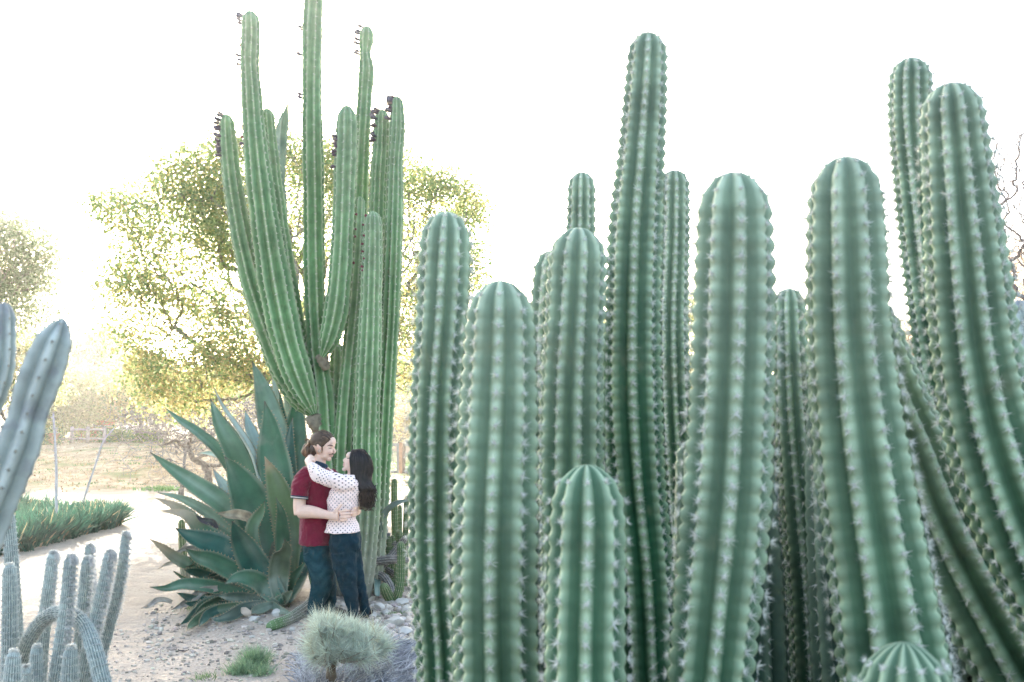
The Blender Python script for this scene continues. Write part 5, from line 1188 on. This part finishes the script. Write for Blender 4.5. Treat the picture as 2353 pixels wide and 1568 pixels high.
def remesh(b, name, vox, mat_, root, smooth=2, colf=None, base=(.5, .5, .5), wr=None):
    o = b.build(name, None, None, True); 
    md = o.modifiers.new('r', 'REMESH'); md.mode = 'VOXEL'; md.voxel_size = vox; md.use_smooth_shade = True
    if smooth: m2 = o.modifiers.new('s', 'SMOOTH'); m2.iterations = smooth; m2.factor = .5
    m3 = o.modifiers.new('d', 'DECIMATE'); m3.ratio = .26
    dg = bpy.context.evaluated_depsgraph_get(); me = bpy.data.meshes.new_from_object(o.evaluated_get(dg)); 
    o.modifiers.clear(); o.data = me; me.name = name
    n = len(me.vertices); co = np.empty(n*3, np.float32); me.vertices.foreach_get('co', co); co = co.reshape(-1, 3)
    if wr is not None:
        no = np.empty(n*3, np.float32); me.vertices.foreach_get('normal', no); no = no.reshape(-1, 3)
        co = co + no*wr(co)[:, None].astype(np.float32); me.vertices.foreach_set('co', co.ravel())
    c = np.tile(np.array(base, np.float32), (n, 1)) if colf is None else colf(co).astype(np.float32)
    for a_ in list(me.color_attributes): me.color_attributes.remove(a_)
    a_ = me.color_attributes.new('col', 'FLOAT_COLOR', 'POINT'); a_.data.foreach_set('color', np.hstack([c, np.ones((n, 1), np.float32)]).ravel())
    me.polygons.foreach_set('use_smooth', np.ones(len(me.polygons), bool)); me.materials.clear(); me.materials.append(mat_); me.update()
    hang(o, root); o['n'] = n; return o, co
def hand(b, Y0, wrist, palm, fingers, thumb, rp=11, fr=3.4):
    chain(b, [(*wrist, 9.5, 7), (*[(wrist[i]+palm[i])/2 for i in range(3)], rp, 6), (*palm, rp+1, 5.5)], Y0, 10)
    for f in fingers: chain(b, [(*f[0], fr*1.05), (*f[1], fr), (*f[2], fr*.72)], Y0, 10, 10)
    chain(b, [(*thumb[0], fr*1.5), (*thumb[1], fr*1.2), (*thumb[2], fr*.8)], Y0, 10, 10)
def near(co, px, py, Y0, d, rad):
    return np.exp(-(np.linalg.norm(co-Q3(px, py, Y0, d), axis=1)/(rad*SP))**2)[:, None]

# ---- man
man = root_at('person', tuple(O(775, 1503, YM)*np.array((1, 1, 0))), 'man in maroon polo and blue jeans with his long brown hair in a bun', 'person')
b = B()
ell(b, (786, 1083, 0), (29, 28, 25), YM, 15); ell(b, (797, 1096, 0), (19, 27, 20), YM, -12); ell(b, (793.5, 1112, 0), (14.5, 12, 17), YM, 8)
ell(b, (802.5, 1121, -2), (6.5, 5.5, 8), YM, 0); ell(b, (812.5, 1089, -3), (5.5, 3.6, 13), YM, 0); ell(b, (811, 1079, -2), (9, 12, 15), YM, 0)
chain(b, [(813.5, 1091, -4, 2.2, 2.6), (816, 1098, -4, 2.5, 2.9), (817.6, 1104.5, -4, 2.5, 3.4), (814.5, 1107.5, -4, 2.0, 3.2)], YM, 9, 10)
ell(b, (810.5, 1111.5, -4), (3.6, 1.7, 6.5), YM, 0); ell(b, (809.5, 1114.8, -4), (3.2, 1.8, 5.5), YM, 0)
ell(b, (806, 1103, -13), (7, 7, 5), YM, 0)            # cheek
ell(b, (778.5, 1093, -26.5), (5.6, 8.2, 3), YM, 12); ell(b, (776, 1090.5, -28.5), (3.4, 6, 2), YM, 12); ell(b, (780, 1101, -26), (3, 3.2, 2.2), YM, 0)
chain(b, [(783, 1110, 2, 16, 16), (779, 1128, 4, 16.5, 16.5), (777, 1150, 4, 21, 22)], YM, 10)
chain(b, [(777, 1150, 4, 24, 38), (776, 1180, 2, 36, 44), (776, 1240, 0, 35, 38), (776, 1320, 0, 32, 34), (778, 1350, 0, 28, 32)], YM, 20)
chain(b, [(742, 1170, -38, 17, 17), (733, 1210, -46, 15.5, 16), (731, 1240, -50, 15, 15.5), (733, 1256, -52, 15, 15)], YM, 16)
chain(b, [(730, 1253, -52, 13.5, 14), (742, 1250, -56, 16, 16), (765, 1251, -64, 14.5, 14), (790, 1256, -78, 11, 10), (808, 1259, -88, 9.6, 8)], YM, 20)
hand(b, YM, (806, 1259, -87), (826, 1260, -93), [((828, 1251, -94), (842, 1247, -95), (854, 1246, -88)), ((831, 1256, -95), (846, 1255, -96), (859, 1254, -88)), ((831, 1263, -95), (845, 1263, -96), (857, 1261, -89)), ((829, 1270, -94), (839, 1271, -94), (848, 1270, -89))],
     ((818, 1252, -92), (826, 1240, -94), (834, 1231, -92)))
# far arm round her waist: fingers show at her right side
chain(b, [(812, 1172, 40, 17, 17), (826, 1220, 42, 15, 15), (840, 1252, 44, 13, 13)], YM, 14); chain(b, [(840, 1252, 44, 13, 12), (862, 1252, 20, 10, 9), (874, 1248, -20, 8.5, 8)], YM, 14)
hand(b, YM, (873, 1248, -22), (870, 1249, -50), [((872, 1240, -52), (867, 1240, -66), (861, 1243, -74)), ((871, 1246, -54), (864, 1247, -70), (857, 1248, -78)), ((870, 1252, -54), (863, 1253, -70), (857, 1254, -78)), ((868, 1258, -52), (863, 1259, -66), (858, 1259, -74))], ((872, 1240, -40), (869, 1233, -48), (863, 1230, -58)), 9.5, 3.3)
for pts in ([(769, 1340, -16, 20, 18), (778, 1375, -20, 18, 16), (787, 1405, -22, 17, 15), (785, 1432, -20, 14, 13), (778, 1455, -17, 12, 11), (769, 1480, -14, 9, 9), (766, 1500, -12, 8, 9)], [(786, 1340, 16, 17, 17), (792, 1400, 18, 15, 14), (800, 1432, 22, 12, 12), (802, 1465, 26, 9, 9), (800, 1496, 28, 8, 8)]): chain(b, pts, YM, 24)
SK = np.array((.70, .48, .385)); 
def mcol(co):
    c = np.tile(SK, (len(co), 1))
    for (px, py, d, rd, cl, k) in ((811, 1111.5, -6, 3.2, (.50, .25, .21), .7), (810, 1114.8, -6, 3.2, (.54, .29, .25), .7), (779, 1096, -27, 7, (.60, .33, .26), .5), (806, 1105, -18, 6, (.62, .36, .28), .4), (821, 1106, -6, 4, (.62, .37, .3), .4)):
        w_ = near(co, px, py, YM, d, rd)*k; c = c*(1-w_)+np.array(cl)*w_
    return c
remesh(b, 'body', .0042, M_skin, man, 2, mcol)
# facial hair, brow, lashes as thin raised patches
def patch(name, pts, Y0, root, colr, m_=None, n=8):
    b = B(); chain(b, pts, Y0, 10, n); return hang(b.build(name, m_ or M_hair), root).__class__
DK = (.045, .028, .02)
def addp(name, pts, Y0, root, colr):
    b = B(); A = np.array([list(Q3(p[0], p[1], Y0, p[2])) + [p[3]*SP, p[4]*SP] for p in pts]); D = spline(A, 9); add_tube(b, D[:, :3], None, 8, ab=np.maximum(D[:, 3:5], .0006), col=colr); hang(b.build(name, M_hair), root)
addp('eyebrow', [(799, 1089.5, -19.4, .5, .6), (805, 1087.4, -18.2, 1.1, .9), (812.5, 1089, -14.5, 1.1, .9)], YM, man, (.10, .06, .045))
addp('eyelashes', [(801.5, 1094.2, -18.8, .4, .4), (805.5, 1095.2, -18, .6, .6), (810, 1094.2, -15.6, .5, .5)], YM, man, DK)
addp('moustache', [(803, 1110.5, -14.5, .6, .8), (807.5, 1108.6, -13.5, 1.5, 1.5), (812.5, 1108.4, -8, 1.6, 1.8), (814.2, 1109.2, -3, 1.0, 1.4)], YM, man, (.07, .04, .028))
addp('sideburn', [(786.5, 1092, -22.8, 2.2, 1), (786.5, 1100, -22, 1.5, .9), (785.5, 1107, -20.6, .7, .6)], YM, man, (.16, .10, .07))
b = B(); C = np.array([Q3(779.5+2.6*math.cos(a), 1101.5+3.0*math.sin(a), YM, -29) for a in np.linspace(0, 2*math.pi, 14)]); add_tube(b, C, .45*SP*np.ones(14), 6, (.12, .20, .20)); hang(b.build('ear_gauge', M_cloth), man)
# hair: scalp cap and combed strands to a bun
def strandset(b, curves, r0, r1, colr, r, n=6, k=14):
    for C in curves:
        D = spline(np.array(C), k); rr_ = np.linspace(r0, r1, k)*r.uniform(.8, 1.2)*SP; rr_[0] *= .4; rr_[-1] *= .25
        add_tube(b, D, rr_, n, np.array(colr)*r.uniform(.55, 1.5))
r = np.random.default_rng(90)
b = B(); ell(b, (783.5, 1080.5, 0), (29.5, 29.5, 27), YM, 12, (20, 28)); 
o = b.build('hair', M_hair); me = o.data
# cut away the part of the cap over the face
hb = B(); co = np.vstack(b.V); ctr = Q3(783.5, 1080.5, YM, 0)
cap = []
for kx in range(150):
    # a strand starts at the hairline and runs back over the skull to the bun
    dd = r.uniform(-1, 1); top = math.cos(dd*1.45)
    # hairline point: over the brow at dd=0, beside the ear at |dd|=1
    hx = 813 - 27*abs(dd)**1.6 + r.uniform(-2, 1); hy = 1070 + 22*abs(dd)**2.0 + r.uniform(-2, 2); hd = 24*math.sin(dd*1.45)
    mx = 795 - 22*abs(dd)**1.2 ; my = 1054 + 36*abs(dd)**1.7; md_ = 27*math.sin(dd*1.4)
    bx_, by_, bd_ = 765, 1066+26*abs(dd)**1.5, 23*math.sin(dd*1.2)
    cap.append([Q3(hx, hy, YM, hd), Q3((hx+mx)/2+1, (hy+my)/2-3+3*abs(dd), YM, (hd+md_)/2*1.07), Q3(mx, my, YM, md_), Q3(bx_+4, by_-5, YM, bd_), Q3(759, 1091+r.uniform(-4, 6), YM, r.uniform(-6, 6))])
strandset(hb, cap, 2.4, 2.6, (.075, .046, .030), r, 4, 14)
for kx in range(60):
    a0 = r.uniform(0, 2*math.pi); rad = r.uniform(.6, 1.0); C = []
    for q in np.linspace(0, 1, 7):
        th = q*math.pi; d_ = math.cos(a0)*rad
        C.append(Q3(760-22*math.sin(th)*rad*(.75+.25*math.sin(a0))-2, 1082+34*q + 5*math.sin(a0), YM, 13*d_*math.sin(th)*1.0))
    cap2 = [C]; strandset(hb, cap2, 2.4, 2.2, (.17, .10, .06), r, 6, 12)
for kx in range(60):
    a = r.uniform(.3, 3.3); p0 = (785+29*math.cos(a), 1081-29*math.sin(a)); o_ = r.uniform(1, 4)
    strandset(hb, [[Q3(p0[0], p0[1]+2, YM, r.uniform(-15, 10)), Q3(p0[0]-4+o_*math.cos(a), p0[1]-o_, YM, -3), Q3(p0[0]-11+o_*math.cos(a), p0[1]+3-o_, YM, -3)]], .5, .4, (.16, .10, .06), r, 3, 6)
ell(hb, (782, 1078, 0), (26.5, 25.5, 25.2), YM, 12); hb.C[-1][:] = (.06, .037, .025)
ell(hb, (750, 1100, 0), (11.5, 17, 11), YM, 12); hb.C[-1][:] = (.10, .06, .038)
ell(hb, (766, 1098, -2), (10, 16, 20), YM, 0); hb.C[-1][:] = (.05, .032, .024)
bpy.data.objects.remove(o)
hang(hb.build('hair', M_hair), man)
# shirt
MAR = (.155, .008, .028); NAVY = (.012, .03, .055)
def folds(seed, amp, f=(26, 9), sl=.6):
    def w_(co):
        s = np.sin((co[:, 2]+sl*co[:, 0])*f[0]*1.7+seed+2*np.sin(co[:, 0]*f[1]+seed))*np.sin(co[:, 0]*f[0]*.6+co[:, 1]*19+seed*2)
        s2 = np.sin((co[:, 2]*1.3-sl*co[:, 0])*f[0]*2.9+seed*3+1.5*np.sin(co[:, 2]*17))
        return amp*(s*.7+np.abs(s2)**2*.5)
    return w_
b = B()
chain(b, [(779, 1136, 3, 22, 23), (777, 1146, 3, 30, 36), (776, 1158, 2, 40, 50), (776, 1180, 1, 43, 52), (777, 1220, 0, 41, 48), (777, 1262, 0, 43, 46), (774, 1300, 0, 42, 47), (773, 1329, 0, 42, 48)], YM, 30, 26)
chain(b, [(756, 1160, -30, 24, 24), (742, 1172, -42, 25, 23), (734, 1190, -48, 22, 22), (731, 1212, -50, 20.5, 20)], YM, 14, 20, up=(1, 0, 0))
chain(b, [(800, 1160, 30, 22, 22), (814, 1175, 40, 22, 20), (820, 1205, 42, 20, 19)], YM, 12, 20)
sh_o, _ = remesh(b, 'polo_shirt', .006, M_cloth, man, 4, None, MAR, folds(1.3, .008))
# cuff rings
for (y0, w_, cl) in ((1211, 1.6, NAVY), (1214.2, .9, (.75, .72, .66)), (1216.3, .9, NAVY)):
    b = B(); n = 30; 
    C = np.array([Q3(731+20.8*math.cos(a), y0+1.2+2.6*math.cos(a)*.8, YM, -50+20.4*math.sin(a)) for a in np.linspace(0, 2*math.pi, n)]); add_tube(b, C, w_*SP*np.ones(n), 6, cl); o = hang(b.build('sleeve_trim', M_cloth), man)
b = B(); ring = []
for a in np.linspace(-2.75, 2.75, 30):
    # open ring round the neck, lower at the front (+x)
    f = .5-.5*math.cos(a); ring.append([*Q3(779-19*math.cos(a)+2, 1129+14*f**1.5, YM, 21*math.sin(a)+3), 2.4*SP, (5.5+2*f)*SP])
ring = np.array(ring); add_tube(b, ring[:, :3], None, 8, up=(0, 0, 1), ab=ring[:, 3:5], col=NAVY)
add_tube(b, [Q3(790, 1142, YM, -16), Q3(796, 1149, YM, -12), Q3(797, 1156, YM, -10)], np.array([3.5, 3, 1.2])*SP, 8, NAVY)
hang(b.build('collar', M_cloth), man)
# jeans and shoes
b = B()
chain(b, [(776, 1322, 0, 37, 42), (777, 1345, 0, 36, 42), (780, 1368, 0, 34, 38)], YM, 10, 22)
chain(b, [(769, 1345, -18, 30, 26), (778, 1375, -20, 29, 25), (787, 1405, -22, 28, 24), (785, 1432, -20, 25, 21), (778, 1455, -17, 22, 19), (769, 1480, -14, 17, 17), (766, 1501, -12, 15, 17)], YM, 30, 20)
chain(b, [(786, 1345, 18, 26, 26), (792, 1400, 18, 25, 23), (800, 1432, 22, 21, 20), (802, 1465, 26, 18, 18), (800, 1500, 28, 15, 17)], YM, 26, 20)
def jc(base, light):
    def f(co):
        w_ = np.clip(.5+.5*np.sin(co[:, 2]*60+3*np.sin(co[:, 0]*30)), 0, 1)[:, None]*.35
        z = co[:, 2:3]; k = np.exp(-((z-.45)/.16)**2)*.4 + np.exp(-((z-.75)/.12)**2)*.3
        w_ = w_*k*2; return np.array(base)*(1-w_)+np.array(light)*w_
    return f
remesh(b, 'jeans', .006, M_denim, man, 3, jc((.005, .038, .050), (.035, .10, .12)), wr=folds(4.1, .009, (32, 12), .3))
for (px, d, yy) in ((768, -12, 0), (802, 28, 0)):
    b = B(); G_ = Q3(px, 1503, YM, d); G_[2] = 0
    C = G_+np.array([(-.07, 0, .05), (-.02, 0, .06), (.06, -.01, .052), (.14, -.02, .04), (.19, -.025, .032)]); D = spline(np.array([[*c_, w_, h_] for c_, w_, h_ in zip(C, (.03, .045, .05, .048, .03), (.045, .055, .05, .038, .025))]), 12)
    add_tube(b, D[:, :3], None, 14, up=(0, 0, 1), ab=D[:, 3:5], col=(.05, .035, .03)); hang(b.build('shoe', M_cloth), man)

# ---- woman
wom = root_at('person', tuple(O(870, 1503, YW)*np.array((1, 1, 0))), 'woman in a pale dotted blouse and dark jeans with long wavy dark hair', 'person')
b = B()
ell(b, (873, 1122, 0), (25, 25, 23), YW, -20); ell(b, (859, 1129, -1), (16, 22, 18), YW, -22); ell(b, (854, 1141, -1), (14, 10, 15), YW, -30)
ell(b, (840.5, 1146, -2), (5.5, 5, 7), YW, 0); ell(b, (853, 1113, -2), (8, 9, 13), YW, 0)
chain(b, [(849.5, 1117, -3, 2, 2.8), (844.5, 1120.5, -3, 2.8, 3.2), (839.8, 1124.5, -3, 3.1, 3.7), (842, 1128.5, -3, 2.4, 3.3)], YW, 9, 10)
ell(b, (840.5, 1133, -3), (3.2, 1.8, 5.5), YW, -10); ell(b, (839.8, 1137, -3), (3.2, 2, 5), YW, -10)
ell(b, (853, 1131, -12), (7, 8, 5), YW, 0)
chain(b, [(862, 1140, 0, 13.5, 13.5), (861, 1156, 2, 12.5, 12.5), (862, 1174, 2, 17, 20)], YW, 10)
chain(b, [(862, 1172, 2, 22, 34), (850, 1200, 0, 28, 34), (840, 1240, 0, 27, 28), (836, 1262, 0, 24, 27), (840, 1300, 0, 30, 31), (842, 1340, 0, 27, 30)], YW, 20)
chain(b, [(858, 1182, -30, 13, 13), (820, 1172, -44, 12, 12), (780, 1160, -54, 11.5, 11.5), (771, 1156, -54, 11, 11), (760, 1140, -46, 9, 9), (754, 1130, -34, 7.5, 7.5)], YW, 24)
hand(b, YW, (754, 1129, -34), (752, 1121, -16), [((752, 1116, -8), (757, 1113, -2), (762, 1113, 4)), ((755, 1119, -6), (761, 1117, 2), (767, 1117, 8)), ((756, 1122, -6), (762, 1122, 2), (768, 1122, 8)), ((757, 1126, -8), (762, 1127, 0), (767, 1128, 6))], ((757, 1124, -24), (764, 1124, -22), (769, 1128, -18)), 9, 3)
chain(b, [(866, 1182, 34, 13, 13), (838, 1178, 46, 11, 11), (812, 1168, 50, 10, 10), (800, 1150, 44, 8, 8), (790, 1140, 30, 7, 7)], YW, 18)
for pts in ([(838, 1350, -16, 20, 18), (841, 1375, -17, 18, 16), (846, 1400, -17, 16, 15), (850, 1428, -15, 13, 12), (857, 1458, -13, 10, 10), (861, 1480, -11, 8, 8), (862, 1498, -10, 7, 8)], [(858, 1350, 16, 15, 16), (867, 1385, 18, 12, 13), (875, 1420, 20, 10, 10), (882, 1450, 22, 9, 9), (889, 1478, 25, 8, 8), (893, 1497, 26, 7, 8)]): chain(b, pts, YW, 22)
def wcol(co):
    c = np.tile(np.array((.72, .52, .43)), (len(co), 1))
    for (px, py, d, rd, cl, k) in ((840, 1133, -5, 3.2, (.50, .20, .18), .85), (839.5, 1137, -5, 3.2, (.52, .22, .2), .85), (852, 1131, -17, 6, (.64, .36, .3), .45)):
        w_ = near(co, px, py, YW, d, rd)*k; c = c*(1-w_)+np.array(cl)*w_
    return c
remesh(b, 'body', .0042, M_skin, wom, 2, wcol)
None and addp('eyebrow', [(849, 1113.5, -17, .7, .8), (853, 1110.8, -18, 1.2, 1), (859, 1110.5, -19, .6, .7)], YW, wom, (.02, .015, .015))
addp('eyelashes', [(847, 1119.3, -14.5, .6, .7), (850.5, 1119.3, -17, .9, .9), (854.5, 1117.8, -18.2, .5, .5)], YW, wom, (.015, .01, .01))
# blouse with its dots laid in cloth coordinates
b = B()
chain(b, [(862, 1160, 2, 17, 19), (861, 1168, 2, 24, 34), (857, 1182, 0, 31, 44), (848, 1200, 0, 35, 43), (840, 1220, 0, 38.5, 40), (837, 1240, 0, 37.5, 37), (836, 1260, 0, 31, 34), (836, 1278, 0, 36, 39), (836, 1299, 0, 42.5, 44)], YW, 34, 28)
chain(b, [(862, 1182, -28, 21, 19), (840, 1180, -38, 20, 18), (815, 1173, -47, 18.5, 17), (792, 1165, -54, 18, 16), (776, 1158, -55, 17.5, 15.5), (766, 1146, -50, 14, 13.5), (759, 1136, -42, 9.5, 9.5)], YW, 26, 20)
chain(b, [(866, 1182, 32, 17, 17), (838, 1178, 46, 14, 14), (812, 1168, 50, 13, 13), (801, 1152, 44, 10, 10)], YW, 16, 18)
bl, co = remesh(b, 'blouse', .0052, M_dots, wom, 3, None, (.86, .70, .67), folds(2.2, .006, (34, 12), .5))
ax = Q3(846, 1200, YW, 0); el = Q3(772, 1158, YW, -54); shd = Q3(862, 1182, YW, -30); wr_ = Q3(757, 1133, YW, -40)
def segd(co, a, c):
    d = c-a; t_ = np.clip(((co-a)@d)/(d@d), 0, 1); return np.linalg.norm(co-(a+t_[:, None]*d), axis=1), t_*np.linalg.norm(d)
d1, t1 = segd(co, shd, el); d2, t2 = segd(co, el, wr_); arm = (np.minimum(d1, d2) < .092) & (co[:, 0] < Q3(838, 0, YW)[0]) & (co[:, 2] > Q3(0, 1196, YW)[2]+0)
rr_ = np.hypot(co[:, 0]-ax[0], co[:, 1]-ax[1]); th = np.arctan2(-(co[:, 1]-ax[1]), co[:, 0]-ax[0]); th = np.where(th < -math.pi*.6, th+2*math.pi, th)
uv = np.stack([th*.145, co[:, 2]], 1)
au = np.arctan2(co[:, 2]-np.where(d1 < d2, (shd+(el-shd)*(t1/np.linalg.norm(el-shd))[:, None])[:, 2], (el+(wr_-el)*(t2/np.linalg.norm(wr_-el))[:, None])[:, 2]), -(co[:, 1]-el[1]))*.065
uv = np.where(arm[:, None], np.stack([np.where(d1 < d2, t1, t2+np.linalg.norm(el-shd)), au], 1), uv)
at_ = bl.data.attributes.new('cloth_uv', 'FLOAT_VECTOR', 'POINT'); at_.data.foreach_set('vector', np.hstack([uv, np.zeros((len(uv), 1))]).astype(np.float32).ravel())
# jeans
b = B()
chain(b, [(842, 1292, 0, 34, 38), (843, 1310, 0, 37, 41), (843, 1328, -1, 38, 42), (842, 1348, -1, 35, 38), (846, 1366, 0, 28, 30)], YW, 14, 24)
ell(b, (860, 1327, -15), (20, 24, 24), YW); ell(b, (860, 1327, 18), (20, 24, 22), YW)
chain(b, [(838, 1350, -16, 31, 27), (841, 1375, -17, 28.5, 25), (846, 1400, -17, 25.5, 23), (850, 1428, -15, 21.5, 19), (857, 1458, -13, 17, 17), (861, 1480, -11, 14, 15), (862, 1501, -10, 12.5, 14)], YW, 30, 20)
chain(b, [(858, 1350, 16, 24, 26), (867, 1385, 18, 19, 20), (875, 1420, 20, 15.5, 16), (882, 1450, 22, 14, 15), (889, 1478, 25, 12, 14), (894, 1501, 27, 11.5, 14)], YW, 26, 20)
remesh(b, 'jeans', .006, M_denim, wom, 3, jc((.0015, .020, .032), (.008, .045, .062)), wr=folds(6.1, .005, (36, 12), .3))
for (px, d) in ((862, -10), (894, 27)):
    b = B(); G_ = Q3(px, 1503, YW, d); G_[2] = 0
    C = G_+np.array([(.06, 0, .05), (.01, 0, .055), (-.06, .01, .045), (-.13, .02, .032), (-.17, .025, .025)]); D = spline(np.array([[*c_, w_, h_] for c_, w_, h_ in zip(C, (.025, .038, .042, .038, .02), (.045, .05, .042, .03, .018))]), 12)
    add_tube(b, D[:, :3], None, 14, up=(0, 0, 1), ab=D[:, 3:5], col=(.03, .025, .025)); hang(b.build('shoe', M_cloth), wom)
# long wavy hair
r = np.random.default_rng(91); hb = B(); DH = (.008, .006, .007)
ell(hb, (877, 1121, 1), (25.5, 24.5, 25.5), YW, -10); hb.C[-1][:] = DH
chain(hb, [(884, 1120, 2, 21, 27), (886, 1150, 0, 22, 27), (888, 1180, -4, 20, 24), (890, 1208, -8, 14, 17), (893, 1232, -8, 8, 10)], YW, 14, 16); hb.C[-1][:] = DH
cs = []
for kx in range(330):
    u = r.uniform(-1, 1); f = r.random()
    a = r.uniform(-.2, 1.0)                       # 0 hangs beside the face, 1 at the back of the head
    side = -1 if r.random() < .78 else 1
    sx, sy = 866+r.uniform(-4, 10), 1099+r.uniform(-1, 4)
    x1 = 857 + 46*a**.9 if a > 0 else 856+6*a; d1_ = side*27*math.sqrt(max(.04, 1-(max(0, a)-.25)**2*1.5)); 
    x2 = 856 + 50*max(a, 0) + 2; x3 = 862 + 46*max(a, 0); x4 = 878+32*max(a, 0)+r.normal(0, 3); x5 = 888+22*max(a, 0)+r.normal(0, 5)
    ph = r.uniform(0, 6.28); wv = lambda q: 6.0*math.sin(ph*.35+q*4)*min(1, q)
    top = Q3(sx + (x1-sx)*.35, sy+1-2*math.sin(a), YW, d1_*.45)
    end = r.uniform(1196, 1250)
    P5 = [Q3(sx, sy+2, YW, side*3), top, Q3(x1, 1118+r.uniform(-4, 4), YW, d1_*.95), Q3(x2+wv(.4), 1146, YW, d1_), Q3(x3+wv(.9), 1172, YW, d1_*.95-2), Q3(x4+wv(1.6), 1198, YW, d1_*.8-5), Q3(x5+wv(2.2)*1.3, end-14, YW, d1_*.55-7+wv(3)), Q3(x5+wv(3.0)*1.8-4, end, YW, d1_*.5-8)]
    if a < 0: P5 = P5[:6]
    cs.append(P5)
for C in cs:
    D = spline(np.array(C), 18); k = np.linspace(2.1, 1.5, 18)*SP*r.uniform(.7, 1.2); k[0] *= .5; k[-3:] *= (.8, .5, .2)
    c0 = np.array(DH)*r.uniform(.5, 2.6); c1 = np.array((.035, .021, .015)) if r.random() < .4 else c0*1.3
    cc = c0[None]*(1-np.linspace(0, 1, 18)[:, None]**2.5)+c1[None]*np.linspace(0, 1, 18)[:, None]**2.5
    V, Q, T3 = tube(D, k, 4); n0 = hb.n; hb.add(V, Q, np.vstack([np.repeat(cc, 4, 0), cc[:1], cc[-1:]])); hb.T.append(T3+n0)
# flyaways
for kx in range(90):
    a = r.uniform(-.1, 2.6); cx, cy = 880, 1122; sd_ = r.uniform(-24, 10)
    p0 = (cx+24*math.cos(a), cy-24*math.sin(a)); o_ = r.uniform(1.5, 6)
    C = [Q3(p0[0]-3, p0[1], YW, sd_), Q3(p0[0]+o_*.7, p0[1]+8, YW, sd_), Q3(p0[0]+o_+4*(a < 1.4), p0[1]+20+r.uniform(0, 20), YW, sd_-2)] if a < 1.6 else [Q3(p0[0], p0[1]+1, YW, sd_), Q3(p0[0]-4, p0[1]-1, YW, sd_), Q3(p0[0]-9, p0[1]+5, YW, sd_)]
    V, Q, T3 = tube(spline(np.array(C), 8), np.linspace(.35, .15, 8)*SP, 3); n0 = hb.n; hb.add(V, Q, np.array((.05, .03, .02))); hb.T.append(T3+n0)
# loose curls at the ends
for kx in range(60):
    x, y = r.uniform(880, 914), r.uniform(1186, 1240); C = [Q3(x+5*math.cos(a)+a*.4, y+4.5*math.sin(a)+a*1.2, YW, -14+r.uniform(-6, 6)+a) for a in np.linspace(r.uniform(0, 3), r.uniform(4, 7), 10)]
    V, Q, T3 = tube(spline(np.array(C), 18), np.linspace(1.5, .5, 18)*SP, 5); n0 = hb.n; hb.add(V, Q, np.array((.030, .018, .013))*r.uniform(.3, 2.4)); hb.T.append(T3+n0)
hang(hb.build('hair', M_hair), wom)
# ------------------------------------------------------------------ the hazy air
b = B(); box(b, (-178, -28, -1.3), (178, 178, 19))
hz = b.build('haze', None, None, False)
m = bpy.data.materials.new('haze'); m.use_nodes = True; t = m.node_tree; t.nodes.remove(t.nodes['Principled BSDF'])
pv = t.nodes.new('ShaderNodeVolumePrincipled'); pv.inputs['Color'].default_value = (.96, .95, .93, 1); pv.inputs['Density'].default_value = HAZE; pv.inputs['Anisotropy'].default_value = .76
t.links.new(pv.outputs[0], t.nodes['Material Output'].inputs['Volume']); hz.data.materials.append(m)
tag(hz, 'bright sunlit haze filling the garden air', kind='stuff')
